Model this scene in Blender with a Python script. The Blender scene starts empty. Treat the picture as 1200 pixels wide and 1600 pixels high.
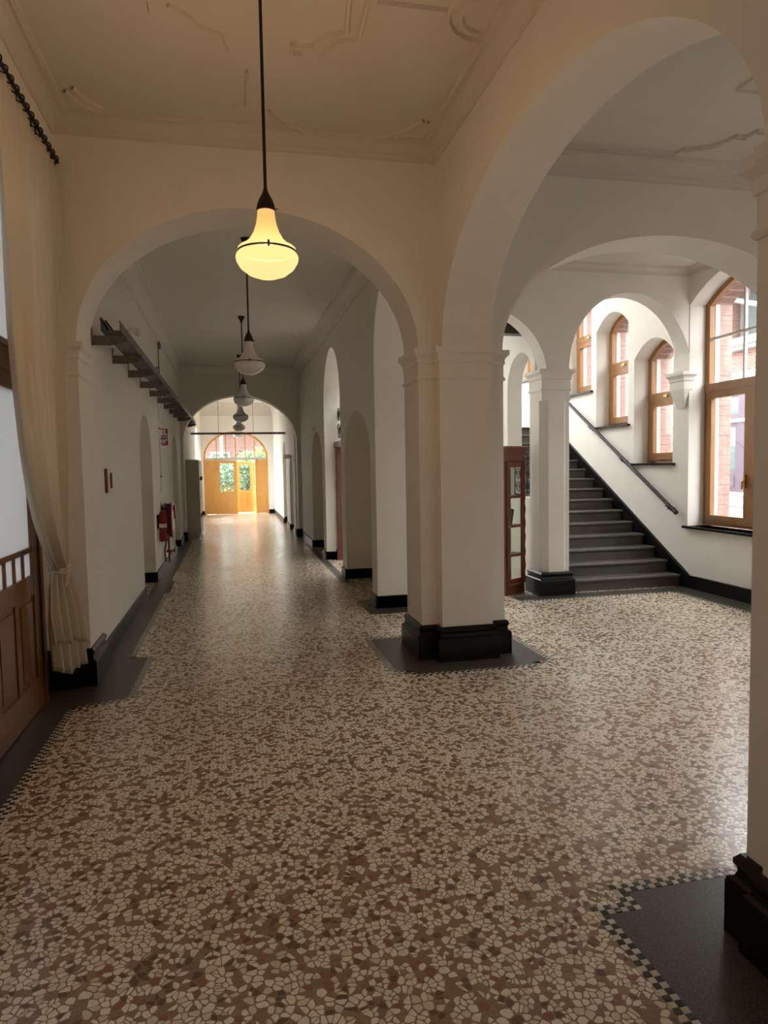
import bpy, bmesh, math, random
from mathutils import Vector, Matrix
random.seed(7)
PI = math.pi
sc = bpy.context.scene
COL = sc.collection

# ------------------------------------------------------------------ camera, sky, exposure
F_PX, YAW, PITCH, ROLL, EYE = 1075.9, math.radians(12.35), math.radians(3.78), math.radians(-0.995), 1.70
cam_d = bpy.data.cameras.new('camera')
cam = bpy.data.objects.new('camera', cam_d)
COL.objects.link(cam)
sc.camera = cam
cam_d.sensor_fit = 'VERTICAL'
cam_d.sensor_height = 36.0
cam_d.lens = 36.0 * F_PX / 1600.0
cam_d.clip_start = 0.05
cam_d.clip_end = 300
_fw = Vector((math.sin(YAW), math.cos(YAW), 0)); _rt = Vector((math.cos(YAW), -math.sin(YAW), 0)); _up = Vector((0, 0, 1))
_f2 = _fw * math.cos(PITCH) - _up * math.sin(PITCH)
_u2 = _up * math.cos(PITCH) + _fw * math.sin(PITCH)
_r = _rt * math.cos(ROLL) + _u2 * math.sin(ROLL)
_u = _u2 * math.cos(ROLL) - _rt * math.sin(ROLL)
cam.matrix_world = Matrix(((_r.x, _u.x, -_f2.x, 0), (_r.y, _u.y, -_f2.y, 0), (_r.z, _u.z, -_f2.z, EYE), (0, 0, 0, 1)))

SKY = 10.0            # bright overcast sky
EXPOSURE = 0.48
LAMP_W = 125.0       # light of the one lit pendant
w = bpy.data.worlds.new('overcast_sky')
sc.world = w
w.use_nodes = True
_bg = w.node_tree.nodes['Background']
_bg.inputs[0].default_value = (0.97, 0.985, 0.985, 1)
_bg.inputs[1].default_value = SKY
sc.view_settings.view_transform = 'Standard'
sc.view_settings.look = 'None'
sc.view_settings.exposure = EXPOSURE
sc.view_settings.gamma = 1.0
sc.view_settings.use_curve_mapping = False
sc.cycles.max_bounces = 14
sc.cycles.diffuse_bounces = 9
sc.cycles.glossy_bounces = 4
sc.cycles.transparent_max_bounces = 16
sc.cycles.use_denoising = True
sc.cycles.sample_clamp_indirect = 8.0


def portal(loc, rot, sx, sy):
    """guides sampling of the sky through an opening; gives no light of its own"""
    l = bpy.data.lights.new('sky_portal', 'AREA')
    l.shape = 'RECTANGLE'; l.size = sx; l.size_y = sy
    l.cycles.is_portal = True
    o = bpy.data.objects.new('sky_portal', l)
    o.location = loc; o.rotation_euler = rot
    COL.objects.link(o)


# portal faces along local -Z: into the room
IN_FROM_RIGHT = (0, PI / 2, 0)      # -Z -> -X
IN_FROM_LEFT = (0, -PI / 2, 0)      # -Z -> +X
IN_FROM_FAR = (-PI / 2, 0, 0)       # -Z -> -Y
IN_FROM_BACK = (PI / 2, 0, 0)       # -Z -> +Y


# ------------------------------------------------------------------ materials
MATS = {}


def nmat(name, base, rough=0.6, spec=0.5, metal=0.0):
    m = bpy.data.materials.new(name)
    m.use_nodes = True
    b = m.node_tree.nodes['Principled BSDF']
    b.inputs['Base Color'].default_value = (*base, 1)
    b.inputs['Roughness'].default_value = rough
    b.inputs['Specular IOR Level'].default_value = spec
    b.inputs['Metallic'].default_value = metal
    MATS[name] = m
    return m, m.node_tree.nodes, m.node_tree.links, b


def coords(n, l, kind='Object', scale=(1, 1, 1), rot=(0, 0, 0)):
    tc = n.new('ShaderNodeTexCoord'); mp = n.new('ShaderNodeMapping')
    mp.inputs['Scale'].default_value = scale; mp.inputs['Rotation'].default_value = rot
    l.new(tc.outputs[kind], mp.inputs[0])
    return mp.outputs[0]


def ramp(n, l, fac, stops, interp='LINEAR'):
    r = n.new('ShaderNodeValToRGB')
    r.color_ramp.interpolation = interp
    els = r.color_ramp.elements
    while len(els) > 1:
        els.remove(els[-1])
    els[0].position = stops[0][0]; els[0].color = (*stops[0][1], 1)
    for p, c in stops[1:]:
        e = els.new(p); e.color = (*c, 1)
    l.new(fac, r.inputs[0])
    return r.outputs[0]


def noise(n, l, vec, scale, detail=3, rough=0.5, dist=0.0):
    t = n.new('ShaderNodeTexNoise')
    t.inputs['Scale'].default_value = scale; t.inputs['Detail'].default_value = detail
    t.inputs['Roughness'].default_value = rough; t.inputs['Distortion'].default_value = dist
    if vec is not None:
        l.new(vec, t.inputs['Vector'])
    return t.outputs['Fac']


def bump(n, l, h, b, strength=0.2, dist=0.01):
    bp = n.new('ShaderNodeBump')
    bp.inputs['Strength'].default_value = strength; bp.inputs['Distance'].default_value = dist
    l.new(h, bp.inputs['Height']); l.new(bp.outputs[0], b.inputs['Normal'])


def speckled(name, c0, c1, scale, rough, bstr=0.0, spec=0.5):
    m, n, l, b = nmat(name, c0, rough, spec)
    v = coords(n, l)
    f = noise(n, l, v, scale, 4, 0.6)
    l.new(ramp(n, l, f, [(0.35, c0), (0.65, c1)]), b.inputs['Base Color'])
    if bstr:
        bump(n, l, f, b, bstr, 0.004)
    return m


def wood(name, c0, c1, axis='Z', rough=0.38):
    m, n, l, b = nmat(name, c0, rough)
    s = {'Z': (14, 14, 0.9), 'X': (0.9, 14, 14), 'Y': (14, 0.9, 14)}[axis]
    v = coords(n, l, scale=s)
    f = noise(n, l, v, 3.0, 6, 0.65, 0.6)
    l.new(ramp(n, l, f, [(0.3, c0), (0.55, c1), (0.75, tuple(x * 0.8 for x in c0))]), b.inputs['Base Color'])
    bump(n, l, f, b, 0.08, 0.002)
    return m


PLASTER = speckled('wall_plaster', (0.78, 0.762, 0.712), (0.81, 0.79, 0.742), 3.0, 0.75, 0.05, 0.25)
CEIL = speckled('ceiling_plaster', (0.66, 0.625, 0.565), (0.69, 0.655, 0.595), 2.0, 0.85, 0.04, 0.15)  # near ceiling's dimness is put into this lower tone
BLACK = speckled('black_stone', (0.004, 0.004, 0.0045), (0.008, 0.008, 0.0085), 30, 0.30, 0.0, 0.2)
STEP = speckled('step_terrazzo', (0.070, 0.063, 0.055), (0.125, 0.113, 0.10), 120, 0.42)
OAK = wood('oak_window_wood', (0.27, 0.125, 0.042), (0.37, 0.185, 0.07))
DOORW = wood('door_pine', (0.135, 0.054, 0.018), (0.215, 0.092, 0.032))
HONEY = wood('honey_door_wood', (0.55, 0.26, 0.06), (0.68, 0.36, 0.10))
MAHO = wood('mahogany', (0.085, 0.022, 0.012), (0.16, 0.045, 0.024), rough=0.3)
IRON = nmat('black_iron', (0.015, 0.015, 0.016), 0.45, 0.5, 0.3)[0]
GALV = speckled('galvanised_steel', (0.13, 0.13, 0.118), (0.20, 0.20, 0.18), 25, 0.45)
MATS['galvanised_steel'].node_tree.nodes['Principled BSDF'].inputs['Metallic'].default_value = 0.6
BRONZE = nmat('dark_bronze', (0.035, 0.025, 0.018), 0.45, 0.5, 0.5)[0]
CORD = nmat('black_cord', (0.012, 0.011, 0.010), 0.6)[0]
RED = nmat('red_enamel', (0.28, 0.012, 0.014), 0.35)[0]
REDD = nmat('dark_red_rubber', (0.10, 0.008, 0.010), 0.5)[0]
BRASS = nmat('brass', (0.55, 0.36, 0.12), 0.3, 0.5, 1.0)[0]
WHITEP = nmat('white_plastic', (0.82, 0.82, 0.80), 0.4)[0]
SIGNRED = nmat('sign_magenta', (0.36, 0.02, 0.10), 0.4)[0]
SIGNWHITE = nmat('sign_white', (0.80, 0.78, 0.80), 0.4)[0]
LOCKER = speckled('locker_paint', (0.50, 0.455, 0.39), (0.54, 0.49, 0.42), 4, 0.5)
LOCKERD = nmat('locker_door_paint', (0.30, 0.29, 0.25), 0.45)[0]
PAPER = nmat('framed_paper', (0.72, 0.68, 0.50), 0.6)[0]
STONE = speckled('pale_stone', (0.46, 0.45, 0.43), (0.54, 0.53, 0.51), 6, 0.7)
PURPLE = nmat('mauve_paint', (0.075, 0.045, 0.075), 0.4)[0]
GREYM = nmat('grey_metal', (0.16, 0.17, 0.18), 0.5)[0]
SASHW = nmat('white_sash_paint', (0.62, 0.58, 0.55), 0.5)[0]
DARKW = speckled('dark_stained_wood', (0.020, 0.013, 0.010), (0.035, 0.022, 0.016), 12, 0.4)

# fabric
m, n, l, b = nmat('curtain_linen', (0.80, 0.77, 0.69), 0.9, 0.1)
v = coords(n, l, scale=(160, 160, 160))
f_ = noise(n, l, v, 2.0, 2)
bump(n, l, f_, b, 0.12, 0.001)
tr = n.new('ShaderNodeBsdfTranslucent'); tr.inputs[0].default_value = (0.82, 0.79, 0.70, 1)
mx = n.new('ShaderNodeMixShader'); mx.inputs[0].default_value = 0.35
l.new(b.outputs[0], mx.inputs[1]); l.new(tr.outputs[0], mx.inputs[2])
l.new(mx.outputs[0], n['Material Output'].inputs[0])
LINEN = m


def glass(name, tint=(1, 1, 1), gloss=0.08):
    m = bpy.data.materials.new(name); m.use_nodes = True
    n = m.node_tree.nodes; l = m.node_tree.links
    n.remove(n['Principled BSDF'])
    t = n.new('ShaderNodeBsdfTransparent'); t.inputs[0].default_value = (*tint, 1)
    g = n.new('ShaderNodeBsdfGlossy'); g.inputs['Roughness'].default_value = 0.03
    x = n.new('ShaderNodeMixShader'); x.inputs[0].default_value = gloss
    l.new(t.outputs[0], x.inputs[1]); l.new(g.outputs[0], x.inputs[2]); l.new(x.outputs[0], n['Material Output'].inputs[0])
    return m


GLASS = glass('window_glass')
CABGLASS = glass('cabinet_glass', (0.9, 0.92, 0.9), 0.06)
SHOPGLASS = nmat('shop_window_glass', (0.10, 0.14, 0.14), 0.05, 0.6)[0]
# frosted pane of the left door
m = bpy.data.materials.new('frosted_glass'); m.use_nodes = True
n = m.node_tree.nodes; l = m.node_tree.links
n.remove(n['Principled BSDF'])
t1 = n.new('ShaderNodeBsdfTranslucent'); t1.inputs[0].default_value = (0.30, 0.30, 0.30, 1)
g1 = n.new('ShaderNodeBsdfDiffuse'); g1.inputs[0].default_value = (0.7, 0.7, 0.7, 1)
x1 = n.new('ShaderNodeMixShader'); x1.inputs[0].default_value = 0.35
l.new(t1.outputs[0], x1.inputs[1]); l.new(g1.outputs[0], x1.inputs[2]); l.new(x1.outputs[0], n['Material Output'].inputs[0])
FROST = m

# opal lamp glass, unlit and lit
OPAL = nmat('opal_glass', (0.70, 0.69, 0.68), 0.18, 0.5)[0]
m = bpy.data.materials.new('opal_glass_lit'); m.use_nodes = True
n = m.node_tree.nodes; l = m.node_tree.links
n.remove(n['Principled BSDF'])
em = n.new('ShaderNodeEmission'); em.inputs[1].default_value = 1.0
lw = n.new('ShaderNodeTexCoord'); sx = n.new('ShaderNodeSeparateXYZ'); l.new(lw.outputs['Object'], sx.inputs[0])
mr = n.new('ShaderNodeMapRange'); mr.inputs[1].default_value = 0.0; mr.inputs[2].default_value = 0.37
l.new(sx.outputs[2], mr.inputs[0])
l.new(ramp(n, l, mr.outputs[0], [(0.0, (0.95, 0.62, 0.24)), (0.35, (1.05, 0.68, 0.26)), (0.5, (1.1, 0.70, 0.24)), (0.72, (1.0, 0.50, 0.14)), (1.0, (0.72, 0.33, 0.13))]), em.inputs[0])
tp = n.new('ShaderNodeBsdfTransparent'); tp.inputs[0].default_value = (1, 1, 1, 1)
xx = n.new('ShaderNodeMixShader'); xx.inputs[0].default_value = 0.88
l.new(tp.outputs[0], xx.inputs[1]); l.new(em.outputs[0], xx.inputs[2]); l.new(xx.outputs[0], n['Material Output'].inputs[0])
OPAL_LIT = m

# terrazzo
CHIPS = [((0.84, 0.76, 0.63), 50), ((0.70, 0.61, 0.48), 15), ((0.29, 0.185, 0.115), 16), ((0.15, 0.092, 0.055), 9), ((0.29, 0.13, 0.09), 6), ((0.33, 0.23, 0.125), 4)]
m, n, l, b = nmat('terrazzo', (0.4, 0.3, 0.2), 0.24, 0.75)
v = coords(n, l, 'Object')
nz = n.new('ShaderNodeTexNoise'); nz.inputs['Scale'].default_value = 38; nz.inputs['Detail'].default_value = 2
l.new(v, nz.inputs['Vector'])
va = n.new('ShaderNodeVectorMath'); va.operation = 'MULTIPLY_ADD'
va.inputs[1].default_value = (0.020, 0.020, 0); l.new(nz.outputs['Color'], va.inputs[0]); l.new(v, va.inputs[2])
vo = n.new('ShaderNodeTexVoronoi'); vo.inputs['Scale'].default_value = 42; vo.voronoi_dimensions = '2D'
l.new(va.outputs[0], vo.inputs['Vector'])
ve = n.new('ShaderNodeTexVoronoi'); ve.inputs['Scale'].default_value = 42; ve.voronoi_dimensions = '2D'; ve.feature = 'DISTANCE_TO_EDGE'
l.new(va.outputs[0], ve.inputs['Vector'])
sp = n.new('ShaderNodeSeparateColor'); l.new(vo.outputs['Color'], sp.inputs[0])
acc, stops = 0, []
for c, wgt in CHIPS:
    stops.append((acc / 100, c)); acc += wgt
chipc = ramp(n, l, sp.outputs[0], stops, 'CONSTANT')
edge = ramp(n, l, ve.outputs['Distance'], [(0.045, (0, 0, 0)), (0.10, (1, 1, 1))])
mixc = n.new('ShaderNodeMix'); mixc.data_type = 'RGBA'
mixc.inputs[6].default_value = (0.11, 0.075, 0.05, 1)
l.new(edge, mixc.inputs[0]); l.new(chipc, mixc.inputs[7]); l.new(mixc.outputs[2], b.inputs['Base Color'])
rn = noise(n, l, v, 1.3, 3)
rr = n.new('ShaderNodeMapRange'); rr.inputs[3].default_value = 0.15; rr.inputs[4].default_value = 0.30
l.new(rn, rr.inputs[0]); l.new(rr.outputs[0], b.inputs['Roughness'])
TERRAZZO = m
MORTAR = speckled('terrazzo_mortar', (0.09, 0.058, 0.038), (0.46, 0.36, 0.27), 300, 0.24, 0.0, 0.7)
CHIPM = []
for i, (c, wgt) in enumerate(CHIPS):
    CHIPM.append(speckled('stone_chip_%d' % i, tuple(x * 0.93 for x in c), tuple(min(1, x * 1.07) for x in c), 60, 0.22, 0.0, 0.75))
BORDER = speckled('dark_floor_border', (0.018, 0.016, 0.014), (0.105, 0.096, 0.083), 130, 0.32, 0.0, 0.35)
TILEW = nmat('mosaic_white', (0.56, 0.53, 0.47), 0.25)[0]
TILEB = nmat('mosaic_black', (0.018, 0.017, 0.016), 0.25)[0]

# outside brick
m, n, l, b = nmat('street_brick', (0.35, 0.16, 0.12), 0.85, 0.2)
br = n.new('ShaderNodeTexBrick')
br.inputs['Color1'].default_value = (0.22, 0.10, 0.075, 1); br.inputs['Color2'].default_value = (0.28, 0.14, 0.11, 1)
br.inputs['Mortar'].default_value = (0.31, 0.28, 0.26, 1)
br.inputs['Scale'].default_value = 1.0; br.inputs['Mortar Size'].default_value = 0.008
br.inputs['Brick Width'].default_value = 0.22; br.inputs['Row Height'].default_value = 0.065
tc = n.new('ShaderNodeTexCoord'); sxy = n.new('ShaderNodeSeparateXYZ'); cb = n.new('ShaderNodeCombineXYZ')
ad = n.new('ShaderNodeMath'); ad.operation = 'ADD'
l.new(tc.outputs['Object'], sxy.inputs[0]); l.new(sxy.outputs[0], ad.inputs[0]); l.new(sxy.outputs[1], ad.inputs[1])
l.new(ad.outputs[0], cb.inputs[0]); l.new(sxy.outputs[2], cb.inputs[1]); l.new(cb.outputs[0], br.inputs['Vector'])
l.new(br.outputs['Color'], b.inputs['Base Color'])
BRICK = m
BRICKP = speckled('jamb_brick', (0.34, 0.20, 0.17), (0.42, 0.27, 0.235), 15, 0.85)
JOINT = nmat('brick_joint', (0.50, 0.45, 0.42), 0.9)[0]
LEAF = speckled('leaf_green', (0.10, 0.21, 0.04), (0.19, 0.32, 0.07), 8, 0.55)
LEAFD = speckled('leaf_dark', (0.045, 0.11, 0.045), (0.10, 0.19, 0.08), 8, 0.55)
BARK = speckled('bark', (0.09, 0.06, 0.04), (0.14, 0.10, 0.07), 20, 0.9)
PAVE = speckled('street_paving', (0.19, 0.185, 0.175), (0.25, 0.24, 0.23), 5, 0.9)


# ------------------------------------------------------------------ mesh helpers
class MB:
    def __init__(s):
        s.v = []; s.f = []; s.mi = []

    def add(s, vs, fs, mi=0):
        o = len(s.v)
        s.v += [tuple(p) for p in vs]
        for f in fs:
            s.f.append(tuple(i + o for i in f)); s.mi.append(mi)
        return s

    def box(s, x0, x1, y0, y1, z0, z1, mi=0):
        vs = [(x, y, z) for z in (z0, z1) for y in (y0, y1) for x in (x0, x1)]
        return s.add(vs, [(0, 2, 3, 1), (4, 5, 7, 6), (0, 1, 5, 4), (2, 6, 7, 3), (0, 4, 6, 2), (1, 3, 7, 5)], mi)

    def obox(s, c, ax, ay, az, hx, hy, hz, mi=0):
        c, ax, ay, az = Vector(c), Vector(ax), Vector(ay), Vector(az)
        vs = [c + ax * (hx * i) + ay * (hy * j) + az * (hz * k) for k in (-1, 1) for j in (-1, 1) for i in (-1, 1)]
        return s.add(vs, [(0, 2, 3, 1), (4, 5, 7, 6), (0, 1, 5, 4), (2, 6, 7, 3), (0, 4, 6, 2), (1, 3, 7, 5)], mi)

    def prism(s, poly, z0, z1, mi=0):
        k = len(poly)
        vs = [(x, y, z0) for x, y in poly] + [(x, y, z1) for x, y in poly]
        fs = [tuple(range(k))[::-1], tuple(range(k, 2 * k))] + [(i, (i + 1) % k, k + (i + 1) % k, k + i) for i in range(k)]
        return s.add(vs, fs, mi)

    def extrude(s, poly, fn0, fn1, mi=0):
        """poly in 2-D; fn0/fn1 map (a, b) to a 3-D point on either side"""
        k = len(poly)
        vs = [fn0(*p) for p in poly] + [fn1(*p) for p in poly]
        fs = [tuple(range(k))[::-1], tuple(range(k, 2 * k))] + [(i, (i + 1) % k, k + (i + 1) % k, k + i) for i in range(k)]
        return s.add(vs, fs, mi)

    def ringband(s, outer, inner, fn0, fn1, closed=True, mi=0):
        k = len(outer)
        vs = [fn0(*p) for p in outer] + [fn0(*p) for p in inner] + [fn1(*p) for p in outer] + [fn1(*p) for p in inner]
        fs = []
        for i in range(k if closed else k - 1):
            j = (i + 1) % k
            fs += [(i, j, k + j, k + i), (2 * k + i, 3 * k + i, 3 * k + j, 2 * k + j), (i, 2 * k + i, 2 * k + j, j), (k + i, k + j, 3 * k + j, 3 * k + i)]
        if not closed:
            fs += [(0, k, 3 * k, 2 * k), (k - 1, 3 * k - 1, 4 * k - 1, 2 * k - 1)]
        return s.add(vs, fs, mi)

    def lathe(s, prof, c=(0, 0, 0), seg=32, mi=0, axis='Z'):
        vs, fs = [], []
        for r, z in prof:
            for i in range(seg):
                a = 2 * PI * i / seg
                p = (r * math.cos(a), r * math.sin(a), z)
                if axis == 'X': p = (p[2], p[0], p[1])
                if axis == 'Y': p = (p[0], p[2], p[1])
                vs.append((c[0] + p[0], c[1] + p[1], c[2] + p[2]))
        for k in range(len(prof) - 1):
            for i in range(seg):
                j = (i + 1) % seg
                fs.append((k * seg + i, k * seg + j, (k + 1) * seg + j, (k + 1) * seg + i))
        return s.add(vs, fs, mi)

    def tube(s, pts, r, seg=8, mi=0, caps=True, closed=False):
        pts = [Vector(p) for p in pts]
        k = len(pts)
        vs, fs = [], []
        prev = None
        for i, p in enumerate(pts):
            if closed:
                d = pts[(i + 1) % k] - pts[i - 1]
            else:
                d = pts[min(i + 1, k - 1)] - pts[max(i - 1, 0)]
            d.normalize()
            if prev is None:
                a = d.orthogonal().normalized()
            else:
                a = (prev - d * prev.dot(d))
                a = a.normalized() if a.length > 1e-6 else d.orthogonal().normalized()
            prev = a
            bq = d.cross(a)
            rr = r[i] if isinstance(r, (list, tuple)) else r
            for j in range(seg):
                t = 2 * PI * j / seg
                vs.append(p + a * (rr * math.cos(t)) + bq * (rr * math.sin(t)))
        for i in range(k if closed else k - 1):
            for j in range(seg):
                q = (i + 1) % k
                fs.append((i * seg + j, i * seg + (j + 1) % seg, q * seg + (j + 1) % seg, q * seg + j))
        if caps and not closed:
            fs += [tuple(range(seg))[::-1], tuple(range((k - 1) * seg, k * seg))]
        return s.add(vs, fs, mi)

    def rings(s, poly, levels, cap=True, mi=0):
        """poly CCW plan, levels = [(offset, z)]; mitred offset rings"""
        k = len(poly)
        vs = []
        for d, z in levels:
            for i in range(k):
                p0, p1, p2 = Vector(poly[i - 1]), Vector(poly[i]), Vector(poly[(i + 1) % k])
                e1 = (p1 - p0).normalized(); e2 = (p2 - p1).normalized()
                n1 = Vector((e1.y, -e1.x)); n2 = Vector((e2.y, -e2.x))
                q = p1 + (n1 + n2) * (d / max(0.2, 1 + n1.dot(n2)))
                vs.append((q.x, q.y, z))
        fs = []
        for a in range(len(levels) - 1):
            for i in range(k):
                j = (i + 1) % k
                fs.append((a * k + i, a * k + j, (a + 1) * k + j, (a + 1) * k + i))
        if cap:
            fs += [tuple(range(k))[::-1], tuple(range((len(levels) - 1) * k, len(levels) * k))]
        return s.add(vs, fs, mi)

    def build(s, name, mats, parent=None, smooth=False, angle=40, loc=None):
        me = bpy.data.meshes.new(name)
        me.from_pydata(s.v, [], s.f)
        if not isinstance(mats, (list, tuple)):
            mats = [mats]
        for mm in mats:
            me.materials.append(mm)
        if len(mats) > 1:
            me.polygons.foreach_set('material_index', s.mi)
        bm = bmesh.new(); bm.from_mesh(me)
        bmesh.ops.recalc_face_normals(bm, faces=bm.faces)
        bm.to_mesh(me); bm.free()
        if smooth:
            me.polygons.foreach_set('use_smooth', [True] * len(me.polygons))
            me.set_sharp_from_angle(angle=math.radians(angle))
        me.update()
        o = bpy.data.objects.new(name, me)
        COL.objects.link(o)
        if parent:
            o.parent = parent
        if loc:
            o.location = loc
        return o


def tag(o, label=None, cat=None, group=None, kind=None):
    if label: o['label'] = label
    if cat: o['category'] = cat
    if group: o['group'] = group
    if kind: o['kind'] = kind
    return o


def empty(name, loc=(0, 0, 0), rz=0.0):
    o = bpy.data.objects.new(name, None)
    o.location = loc; o.rotation_euler = (0, 0, rz); o.empty_display_size = 0.1
    COL.objects.link(o)
    return o


def thing(name, label, cat, loc=(0, 0, 0), rz=0.0, group=None):
    return tag(empty(name, loc, rz), label, cat, group)


def struct(o, label=None):
    return tag(o, label, None, None, 'structure')


def copy_tree(o, parent=None):
    c = o.copy(); COL.objects.link(c)
    if parent: c.parent = parent
    for ch in list(o.children):
        copy_tree(ch, c)
    return c


def arc(c, a, sp, b, n=40, t0=0.0, t1=PI):
    return [(c + a * math.cos(t0 + (t1 - t0) * i / n), sp + b * math.sin(t0 + (t1 - t0) * i / n)) for i in range(n + 1)]


def wall_mesh(axis, p0, p1, u0, u1, z0, z1, ops=(), n=72):
    """wall between planes p0 and p1, along u, with arched openings (uc, half, spring, rise, bottom)"""
    mb = MB()
    P = (lambda p, u, z: (p, u, z)) if axis == 'X' else (lambda p, u, z: (u, p, z))

    def slab(a, b, za, zb, za2=None, zb2=None):
        za2 = za if za2 is None else za2; zb2 = zb if zb2 is None else zb2
        for p in (p0, p1):
            mb.add([P(p, a, za), P(p, b, za2), P(p, b, zb2), P(p, a, zb)], [(0, 1, 2, 3)])

    def strip(pts):
        for (a, za), (b, zb) in zip(pts, pts[1:]):
            mb.add([P(p0, a, za), P(p0, b, zb), P(p1, b, zb), P(p1, a, za)], [(0, 1, 2, 3)])

    cur = u0
    bottoms = []
    for uc, h, sp, r, zb in sorted(ops):
        seg_ = r < 0.45 and h < 0.9 and zb > 0
        slab(cur, uc - h, z0, z1)
        pts = arc(uc, h, sp, r, n)[::-1]
        if seg_:
            pts = [(uc + h * q, sp + r * (1 - q * q)) for q in [-1 + 2 * i / n for i in range(n + 1)]]
        for (a, za), (b, zz) in zip(pts, pts[1:]):
            slab(a, b, za, z1, zz, z1)
        if zb > z0:
            slab(uc - h, uc + h, z0, zb)
            strip([(uc - h, zb), (uc + h, zb)])
        strip([(uc - h, max(zb, z0)), (uc - h, sp)] + pts + [(uc + h, sp), (uc + h, max(zb, z0))])
        bottoms.append((uc - h, uc + h, zb))
        cur = uc + h
    slab(cur, u1, z0, z1)
    strip([(u0, z0), (u0, z1), (u1, z1), (u1, z0)])
    return mb


def weld(o):
    return o


def wall(name, *a, mat=None, label=None, **k):
    return struct(weld(wall_mesh(*a, **k).build(name, mat or PLASTER)), label)


# ------------------------------------------------------------------ key dimensions (metres)
YB = -4.0                       # wall behind the camera
W1, W1B = 5.78, 6.27            # first cross wall
W2, W2B = 17.0, 17.4            # second cross wall
W3, W3B = 8.18, 8.46            # stair arcade
YE = 26.5                       # end wall
XL, XR = -1.18, 1.66            # far corridor walls
AX0, AX1 = 1.765, 2.2           # arcade wall between corridor and hall
XW = 5.98                       # window wall, inner face
SPR, RISE = 2.70, 1.08
CZ, HZ, FZ, SZ = 4.38, 4.42, 4.12, 4.22     # ceilings: near, hall, far corridor, stair lobby

# ------------------------------------------------------------------ shell
floor = MB().box(-1.9, 6.45, YB - 0.3, YE + 0.5, -0.25, 0).build('floor', TERRAZZO)
struct(floor, 'cream and brown terrazzo floor of corridor and hall')

wall('wall_cross', 'Y', W1, W1B, -1.9, 2.36, 0, 4.7, [(0.222, 1.368, SPR, RISE + 0.01, 0)], label='plaster cross wall with round arch over the corridor')
wall('wall_hall_cross', 'Y', W1 + 0.0005, W1B - 0.0005, 2.36, XW + 0.1, 0, 4.7, [(4.075, 1.7149, SPR, RISE, 0)], label='plaster cross wall with wide arch in the hall')
wall('wall_arcade', 'X', AX0, AX1, YB, W1 + 0.01, 0, 4.7, [(3.845, 1.815, SPR, 1.10, 0), (-0.9, 1.815, SPR, 1.10, 0)], label='arcade wall with large arch between corridor and hall')
# short arcade wall behind the first pier
wall('wall_right', 'X', XR, 2.12, W1B - 0.01, W2 + 0.01, 0, 6.2,
     [(7.2, 0.80, 3.0, 0.80, 0), (9.30, 0.98, 1.80, 0.66, 0), (11.605, 0.955, 2.75, 0.94, 0), (13.81, 0.86, 1.75, 0.66, 0)],
     label='right corridor wall with a row of arched openings')
MBn = MB().box(2.12, 2.24, 8.1, 10.47, 0, 3.0).box(2.12, 2.24, 12.8, 15.2, 0, 3.0)
struct(MBn.build('wall_niche_right', PLASTER))
wall('wall_left', 'X', XL - 0.4, XL, W1B - 0.01, W2 + 0.01, 0, 4.7,
     [(10.25, 0.68, 1.9, 0.58, 0), (15.3, 0.62, 1.9, 0.52, 0)], label='left corridor wall with shallow arched niches')
struct(MB().box(XL - 0.52, XL - 0.4, 9.3, 11.2, 0, 3).box(XL - 0.52, XL - 0.4, 14.4, 16.2, 0, 3).build('wall_niche_left', PLASTER))
wall('wall_second_cross', 'Y', W2, W2B, XL - 0.4, 2.12, 0, 4.7, [(0.225, 1.34, 2.36, 1.10, 0)], label='second cross wall with round arch far down the corridor')
wall('wall_left_far', 'X', XL - 0.35, XL + 0.06, W2B - 0.01, YE + 0.01, 0, 4.7, [(23.6, 0.95, 2.5, 0.6, 0.7)])  # side opening added out of view to brighten the far bay
wall('wall_right_far', 'X', 1.54, 2.0, W2B - 0.01, YE + 0.01, 0, 4.7, [(18.6, 0.5, 1.55, 0.42, 0), (20.9, 0.62, 2.0, 0.5, 0)])
struct(MB().box(2.0, 2.1, 17.9, 19.3, 0, 3).box(2.0, 2.1, 20.0, 21.8, 0, 3).build('wall_niche_right_far', PLASTER))
wall('wall_end', 'Y', YE, YE + 0.3, XL - 0.4, 2.0, 0, 4.7, [(0.145, 1.185, 2.12, 1.0, 0)], label='end wall with arched garden door')
# near left wall: band above the recess, recess back with door opening
wall('wall_left_near', 'X', -1.62, -1.25, YB, W1 + 0.01, 3.98, 4.7, [], label='left wall band above the tall door recess')
wl = MB()
wl.box(-1.75, -1.47, YB, 0.1, 0, 4.0).box(-1.75, -1.47, 2.42, 3.2, 0, 4.0).box(-1.75, -1.47, 0.1, 2.42, 3.85, 4.0).box(-1.75, -1.47, 5.52, W1 + 0.01, 0, 4.0).box(-1.75, -1.47, 3.2, 5.52, 3.85, 4.0)
struct(wl.build('wall_left_recess', PLASTER))
# stair arcade
wall('wall_stair_arcade', 'Y', W3, W3B, 2.1, XW + 0.1, 0, 6.2, [(3.07, 0.87, 2.80, 0.85, 0), (5.125, 0.88, 2.90, 0.99, 0)], label='stair hall arcade with two arches on a slim column')
wall('wall_spine', 'X', 3.90, 4.12, W3B - 0.01, 10.3, 0, 6.2, [(8.93, 0.446, 2.75, 0.47, 1.24)], label='wall beside the stairs pierced by a small arch')
wall('wall_stair_end', 'Y', 15.0, 15.3, 2.0, 6.5, 0, 6.2, [(5.0, 0.7, 4.9, 0.6, 3.0), (3.1, 0.8, 4.9, 0.6, 1.6)])  # both openings are unseen, added to bring daylight into the stairwell
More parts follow.
